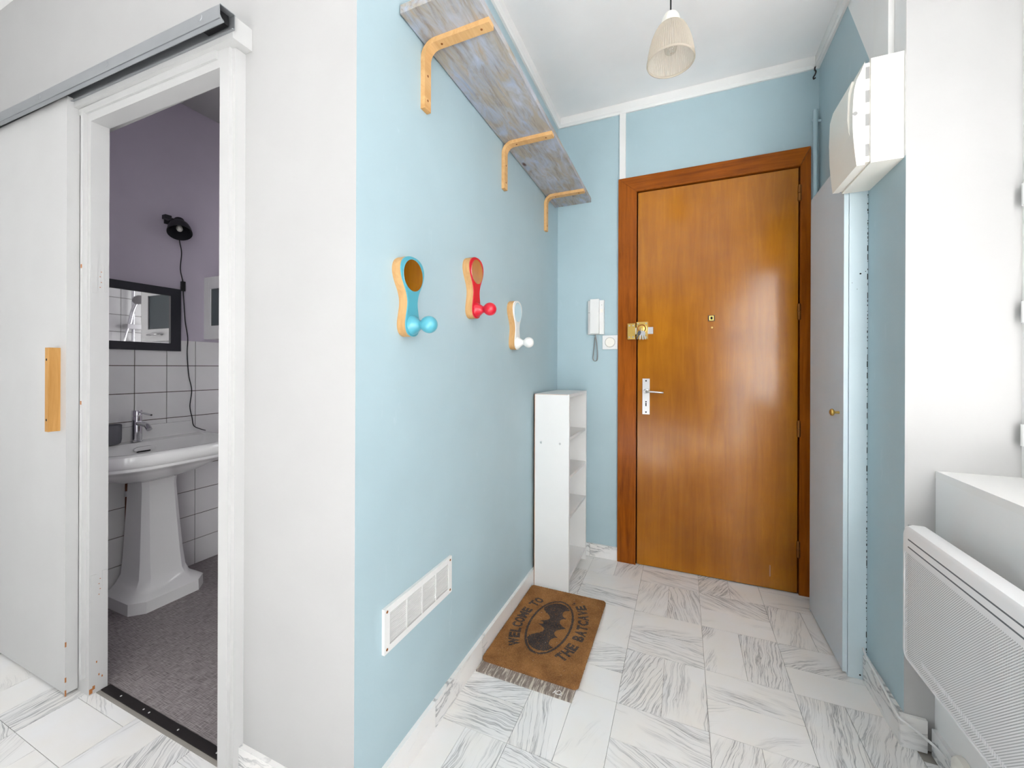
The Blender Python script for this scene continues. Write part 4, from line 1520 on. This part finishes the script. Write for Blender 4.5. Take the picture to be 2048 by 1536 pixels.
# ------------------------------------------------------------------ bathroom things
def sup(hw, xf, xb, z, yc=-1.235, n=48, ef=3.2, eb=9.0):
    xc = -1.60
    lp = []
    for k in range(n):
        a = 2 * math.pi * k / n
        c, s = math.cos(a), math.sin(a)
        e = ef if s >= 0 else eb
        y_ = yc + hw * math.copysign(abs(c) ** (2 / e), c)
        d = (xf - xc) if s >= 0 else (xc - xb)
        lp.append((xc + d * math.copysign(abs(s) ** (2 / e), s), y_, z))
    return lp


ba = thing('pedestal_basin', (-1.60, -1.235, 0.0), 'white ceramic pedestal washbasin inside the bathroom', 'washbasin')
bm = bmesh.new()
xbk = XB + 0.010
L = [sup(.10, -1.52, -1.70, .556), sup(.17, -1.455, -1.735, .580), sup(.245, -1.375, xbk, .622), sup(.280, -1.335, xbk, .642), sup(.294, -1.320, xbk, .647),
     sup(.300, -1.313, xbk, .652), sup(.301, -1.312, xbk, .663), sup(.306, -1.306, xbk, .668), sup(.313, -1.299, xbk, .680), sup(.314, -1.297, xbk, .698), sup(.310, -1.302, xbk, .712), sup(.300, -1.313, xbk, .719),
     sup(.288, -1.326, xbk, .719), sup(.280, -1.336, -1.690, .712), sup(.268, -1.350, -1.675, .690), sup(.24, -1.385, -1.660, .640), sup(.18, -1.43, -1.640, .600), sup(.08, -1.50, -1.62, .588)]
loft(bm, L)
bs = part(ba, 'bowl', bm, 'ceramic', smooth=True)
bm = bmesh.new()
prism(bm, [(-1.50, .70), (-0.965, .70), (-0.962, .735), (-0.980, .772), (-0.990, .784), (-1.48, .784), (-1.495, .76)], 'x', xbk, XB + 0.026)
bevel(bm, 0.004, 2)
part(bs, 'splash_lip', bm, 'ceramic', smooth=True)
bm = bmesh.new()
prism(bm, [(-1.226 + 0.042 * math.copysign(abs(math.cos(a)) ** 0.6, math.cos(a)), 0.683 + 0.011 * math.sin(a)) for a in [2 * math.pi * k / 24 for k in range(24)]], 'x', -1.676, -1.660)
part(bs, 'overflow_plate', bm, 'ceramic', smooth=True)
part(bs, 'overflow_slot', bbox(-1.668, -1.6585, -1.256, -1.206, 0.670, 0.676), 'hole')
bm = bmesh.new()


def octo(z, hw, xf, xb, c, yc=-1.212):
    return [(xb, yc - hw, z), (xf - c, yc - hw, z), (xf, yc - hw + c, z), (xf, yc + hw - c, z), (xf - c, yc + hw, z), (xb, yc + hw, z)]


loft(bm, [octo(0.0, .148, -1.455, -1.70, .045), octo(.050, .147, -1.456, -1.70, .045), octo(.056, .142, -1.461, -1.70, .045), octo(.066, .122, -1.480, -1.70, .040), octo(.085, .104, -1.498, -1.70, .034),
          octo(.12, .091, -1.510, -1.69, .030), octo(.20, .084, -1.522, -1.69, .026), octo(.38, .074, -1.540, -1.69, .022), octo(.52, .067, -1.552, -1.69, .019), octo(.545, .069, -1.550, -1.69, .019), octo(.575, .080, -1.535, -1.69, .02)])
part(ba, 'pedestal', bm, 'ceramic', smooth=True)

fa = thing('mixer_tap', (-1.700, -1.245, 0.715), 'chrome single-lever tap on the washbasin', 'tap')
FXc, FYc = -1.702, -1.240
bm = bmesh.new()
lathe(bm, [(0.023, 0.717), (0.023, 0.722), (0.0195, 0.724), (0.0195, 0.838)], 24, Matrix.Translation((FXc, FYc, 0)), cap0=True, cap1=True)
part(fa, 'tap_body', bm, 'chrome', smooth=True)
bm = bmesh.new()
lathe(bm, [(0.0198, 0.840), (0.0198, 0.862), (0.018, 0.865)], 24, Matrix.Translation((FXc, FYc, 0)), cap0=True, cap1=True)
lv = part(fa, 'tap_head', bm, 'chrome', smooth=True)
bm = bmesh.new()
tube(bm, [(FXc + 0.015, FYc + 0.002, 0.857), (FXc + 0.10, FYc + 0.010, 0.846)], 0.0045, 10)
part(lv, 'lever', bm, 'chrome', smooth=True)
bm = bmesh.new()
tube(bm, smooth_path([(FXc + 0.012, FYc, 0.803), (FXc + 0.05, FYc, 0.803), (FXc + 0.085, FYc, 0.797), (FXc + 0.105, FYc, 0.780)], 6), 0.0115, 14)
part(fa, 'spout', bm, 'chrome', smooth=True)

bm = bmesh.new()
lathe(bm, [(0.028, 0.7195), (0.034, 0.724), (0.037, 0.740), (0.038, 0.806), (0.0365, 0.808), (0.035, 0.804), (0.034, 0.735), (0.002, 0.728)], 32, Matrix.Translation((-1.694, -1.339, 0)), cap0=True, cap1=True)
obj('tumbler', bm, 'cup_grey', loc=(-1.694, -1.339, 0.72), smooth=True, label='grey tumbler standing on the washbasin left of the tap', cat='cup')

pp_ = thing('water_pipes', (-1.74, -1.25, 0.0), 'old copper pipes running up the tiles behind the pedestal', 'pipes')
for yy, rr in ((-1.243, 0.006), (-1.258, 0.006)):
    bm = bmesh.new()
    tube(bm, [(-1.746, yy, 0.0), (-1.746, yy, 0.3), (-1.746, yy, 0.552)], rr, 10)
    part(pp_, 'pipe', bm, 'copper', smooth=True)
bm = bmesh.new()
lathe(bm, [(0.008, 0.455), (0.010, 0.458), (0.010, 0.478), (0.008, 0.481)], 12, Matrix.Translation((-1.746, -1.258, 0)), cap0=True, cap1=True)
part(pp_, 'valve', bm, 'steel', smooth=True)

mi = thing('wall_mirror', (XB, -1.26, 1.153), 'black framed rectangular mirror above the washbasin', 'mirror')
A0, A1, Z0_, Z1_ = -1.52, -1.040, 1.153, 1.476
fw = 0.046
X0_, X1_ = XB + 0.010, XB + 0.026
pbox(mi, 'frame_side', 'mirror_frame', X0_, X1_, A0, A0 + fw, Z0_, Z1_, b=0.002)
pbox(mi, 'frame_side', 'mirror_frame', X0_, X1_, A1 - fw, A1, Z0_, Z1_, b=0.002)
pbox(mi, 'frame_rail', 'mirror_frame', X0_, X1_, A0 + fw, A1 - fw, Z0_, Z0_ + fw * 0.85, b=0.002)
pbox(mi, 'frame_rail', 'mirror_frame', X0_, X1_, A0 + fw, A1 - fw, Z1_ - fw * 0.85, Z1_, b=0.002)
pbox(mi, 'mirror_glass', 'mirror', X0_, X0_ + 0.008, A0 + fw - 0.003, A1 - fw + 0.003, Z0_ + 0.036, Z1_ - 0.036)

sp_ = thing('wall_spotlight', (XB, -1.06, 1.83), 'small black spotlight on the mauve bathroom wall', 'lamp')
SM = Matrix.Translation((XB + 0.075, -1.075, 1.800)) @ Vector((-0.50, 0.22, 0.84)).to_track_quat('Z', 'Y').to_matrix().to_4x4()
bm = bmesh.new()
lathe(bm, [(0.050, -0.062), (0.0515, -0.060), (0.051, -0.052), (0.047, -0.028), (0.040, -0.008), (0.030, 0.006), (0.0215, 0.012), (0.0215, 0.030), (0.017, 0.034), (0.002, 0.035)], 32, SM, cap1=True)
lathe(bm, [(0.050, -0.062), (0.046, -0.052), (0.040, -0.026), (0.030, -0.004), (0.018, 0.004), (0.002, 0.005)], 32, SM, cap1=True)
part(sp_, 'lamp_shade', bm, 'lamp_black', smooth=True)
bm = bmesh.new()
lathe(bm, [(0.001, -0.046), (0.010, -0.043), (0.014, -0.034), (0.012, -0.022), (0.008, -0.012)], 16, SM)
part(sp_, 'bulb', bm, 'cream', smooth=True)
bm = bmesh.new()
box(bm, XB + 0.0005, XB + 0.010, -1.105, -1.045, 1.805, 1.835)
tube(bm, [(XB + 0.008, -1.075, 1.822), (XB + 0.05, -1.075, 1.824), (XB + 0.070, -1.075, 1.818)], 0.008, 8)
tube(bm, [(XB + 0.060, -1.110, 1.822), (XB + 0.060, -1.040, 1.818)], 0.006, 8)
box(bm, XB + 0.045, XB + 0.075, -1.135, -1.108, 1.812, 1.832)
part(sp_, 'bracket', bm, 'lamp_black')
bm = bmesh.new()
xc_ = XB + 0.013
cordp = [(xc_, -1.045, 1.760), (xc_, -1.040, 1.722), (xc_, -1.032, 1.672), (xc_, -1.037, 1.585), (xc_, -1.025, 1.519), (xc_, -1.024, 1.476), (xc_, -1.020, 1.407), (xc_, -1.014, 1.313), (xc_, -1.002, 1.227), (xc_, -1.004, 1.14),
         (xc_, -0.996, 1.026), (xc_, -0.982, 0.947), (xc_, -0.990, 0.86), (xc_ + 0.008, -0.984, 0.80), (xc_ + 0.022, -0.983, 0.756), (xc_ + 0.03, -0.955, 0.735), (xc_ + 0.03, -0.930, 0.724)]
tube(bm, smooth_path(cordp, 6), 0.0024, 6)
co = part(sp_, 'power_cord', bm, 'black', smooth=True)
part(co, 'inline_switch', bbox(xc_ - 0.007, xc_ + 0.008, -1.033, -1.017, 1.472, 1.522, b=0.003), 'black')

wc = thing('wall_cabinet', (-1.44, -0.91, 1.225), 'white bathroom wall cabinet with frosted glass flap', 'cabinet')
KX0, KX1, KY, KZ0, KZ1 = XB + 0.001, -1.11, -0.916, 1.225, 1.566
pbox(wc, 'cabinet_body', 'melamine', KX0, KX1, KY + 0.016, -0.601, KZ0, KZ1, b=0.001)
pbox(wc, 'filler_strip', 'melamine', KX0, -1.7215, KY, KY + 0.016, KZ0, KZ1, b=0.001)
fl_ = part(wc, 'flap_door', (lambda b_: (box(b_, -1.7205, -1.708, KY, KY + 0.015, KZ0, KZ1), box(b_, -1.18, KX1, KY, KY + 0.015, KZ0, KZ1),
                                         box(b_, -1.708, -1.18, KY, KY + 0.015, KZ0, KZ0 + 0.072), box(b_, -1.708, -1.18, KY, KY + 0.015, KZ1 - 0.066, KZ1), b_)[-1])(bmesh.new()), 'melamine')
part(fl_, 'glass_panel', bbox(-1.708, -1.18, KY + 0.006, KY + 0.010, KZ0 + 0.072, KZ1 - 0.066), 'flap_glass')
bm = bmesh.new()
tube(bm, smooth_path([(-1.33, KY, 1.262), (-1.33, KY - 0.022, 1.262), (-1.25, KY - 0.026, 1.262), (-1.21, KY - 0.018, 1.262), (-1.21, KY, 1.262)], 4), 0.005, 8)
part(fl_, 'handle', bm, 'steel', smooth=True)

w4 = thing('added_window', (-0.6, -0.045, 0.9), 'unseen frosted window added to brighten the bathroom', 'window', kind='structure')  # added, unseen window that goes with the bathroom fill
for a in ((-0.98, -0.93, 0.85, 1.85), (-0.27, -0.22, 0.85, 1.85), (-0.93, -0.27, 0.85, 0.90), (-0.93, -0.27, 1.80, 1.85)):
    pbox(w4, 'window_frame', 'trim', a[0], a[1], -0.06, -0.0405, a[2], a[3], b=0.003)
pbox(w4, 'added_pane', 'melamine', -0.93, -0.27, -0.05, -0.0405, 0.90, 1.80)

so = thing('shower_set', (-0.09, -0.51, 1.0), 'chrome shower rail with hand shower reflected in the bathroom mirror', 'shower')
bm = bmesh.new()
tube(bm, [(-0.100, -0.510, 1.250), (-0.100, -0.510, 2.070)], 0.011, 12)
tube(bm, [(-0.060, -0.510, 1.270), (-0.100, -0.510, 1.270)], 0.010, 10)
tube(bm, [(-0.060, -0.510, 2.050), (-0.100, -0.510, 2.050)], 0.010, 10)
part(so, 'riser_rail', bm, 'chrome', smooth=True)
bm = bmesh.new()
tube(bm, smooth_path([(-0.140, -0.550, 1.410), (-0.160, -0.540, 1.510), (-0.200, -0.530, 1.590)], 5), 0.014, 12)
lathe(bm, [(0.015, 0.03), (0.04, 0.0), (0.042, -0.008), (0.002, -0.010)], 24, Matrix.Translation((-0.220, -0.530, 1.600)) @ Matrix.Rotation(0.9, 4, 'Y'), cap0=True, cap1=True)
part(so, 'hand_shower', bm, 'chrome', smooth=True)
bm = bmesh.new()
tube(bm, smooth_path([(-0.140, -0.550, 1.410), (-0.130, -0.580, 1.270), (-0.120, -0.610, 0.970), (-0.100, -0.590, 0.770), (-0.090, -0.510, 1.070)], 6), 0.007, 8)
part(so, 'hose', bm, 'chrome', smooth=True)
bm = bmesh.new()
box(bm, -0.16, -0.08, -0.57, -0.43, 1.37, 1.405)
bevel(bm, 0.008, 2)
part(so, 'soap_dish', bm, 'steel', smooth=True)

for o in bpy.data.objects:
    if '_o' in o:
        del o['_o']
bpy.context.view_layer.update()
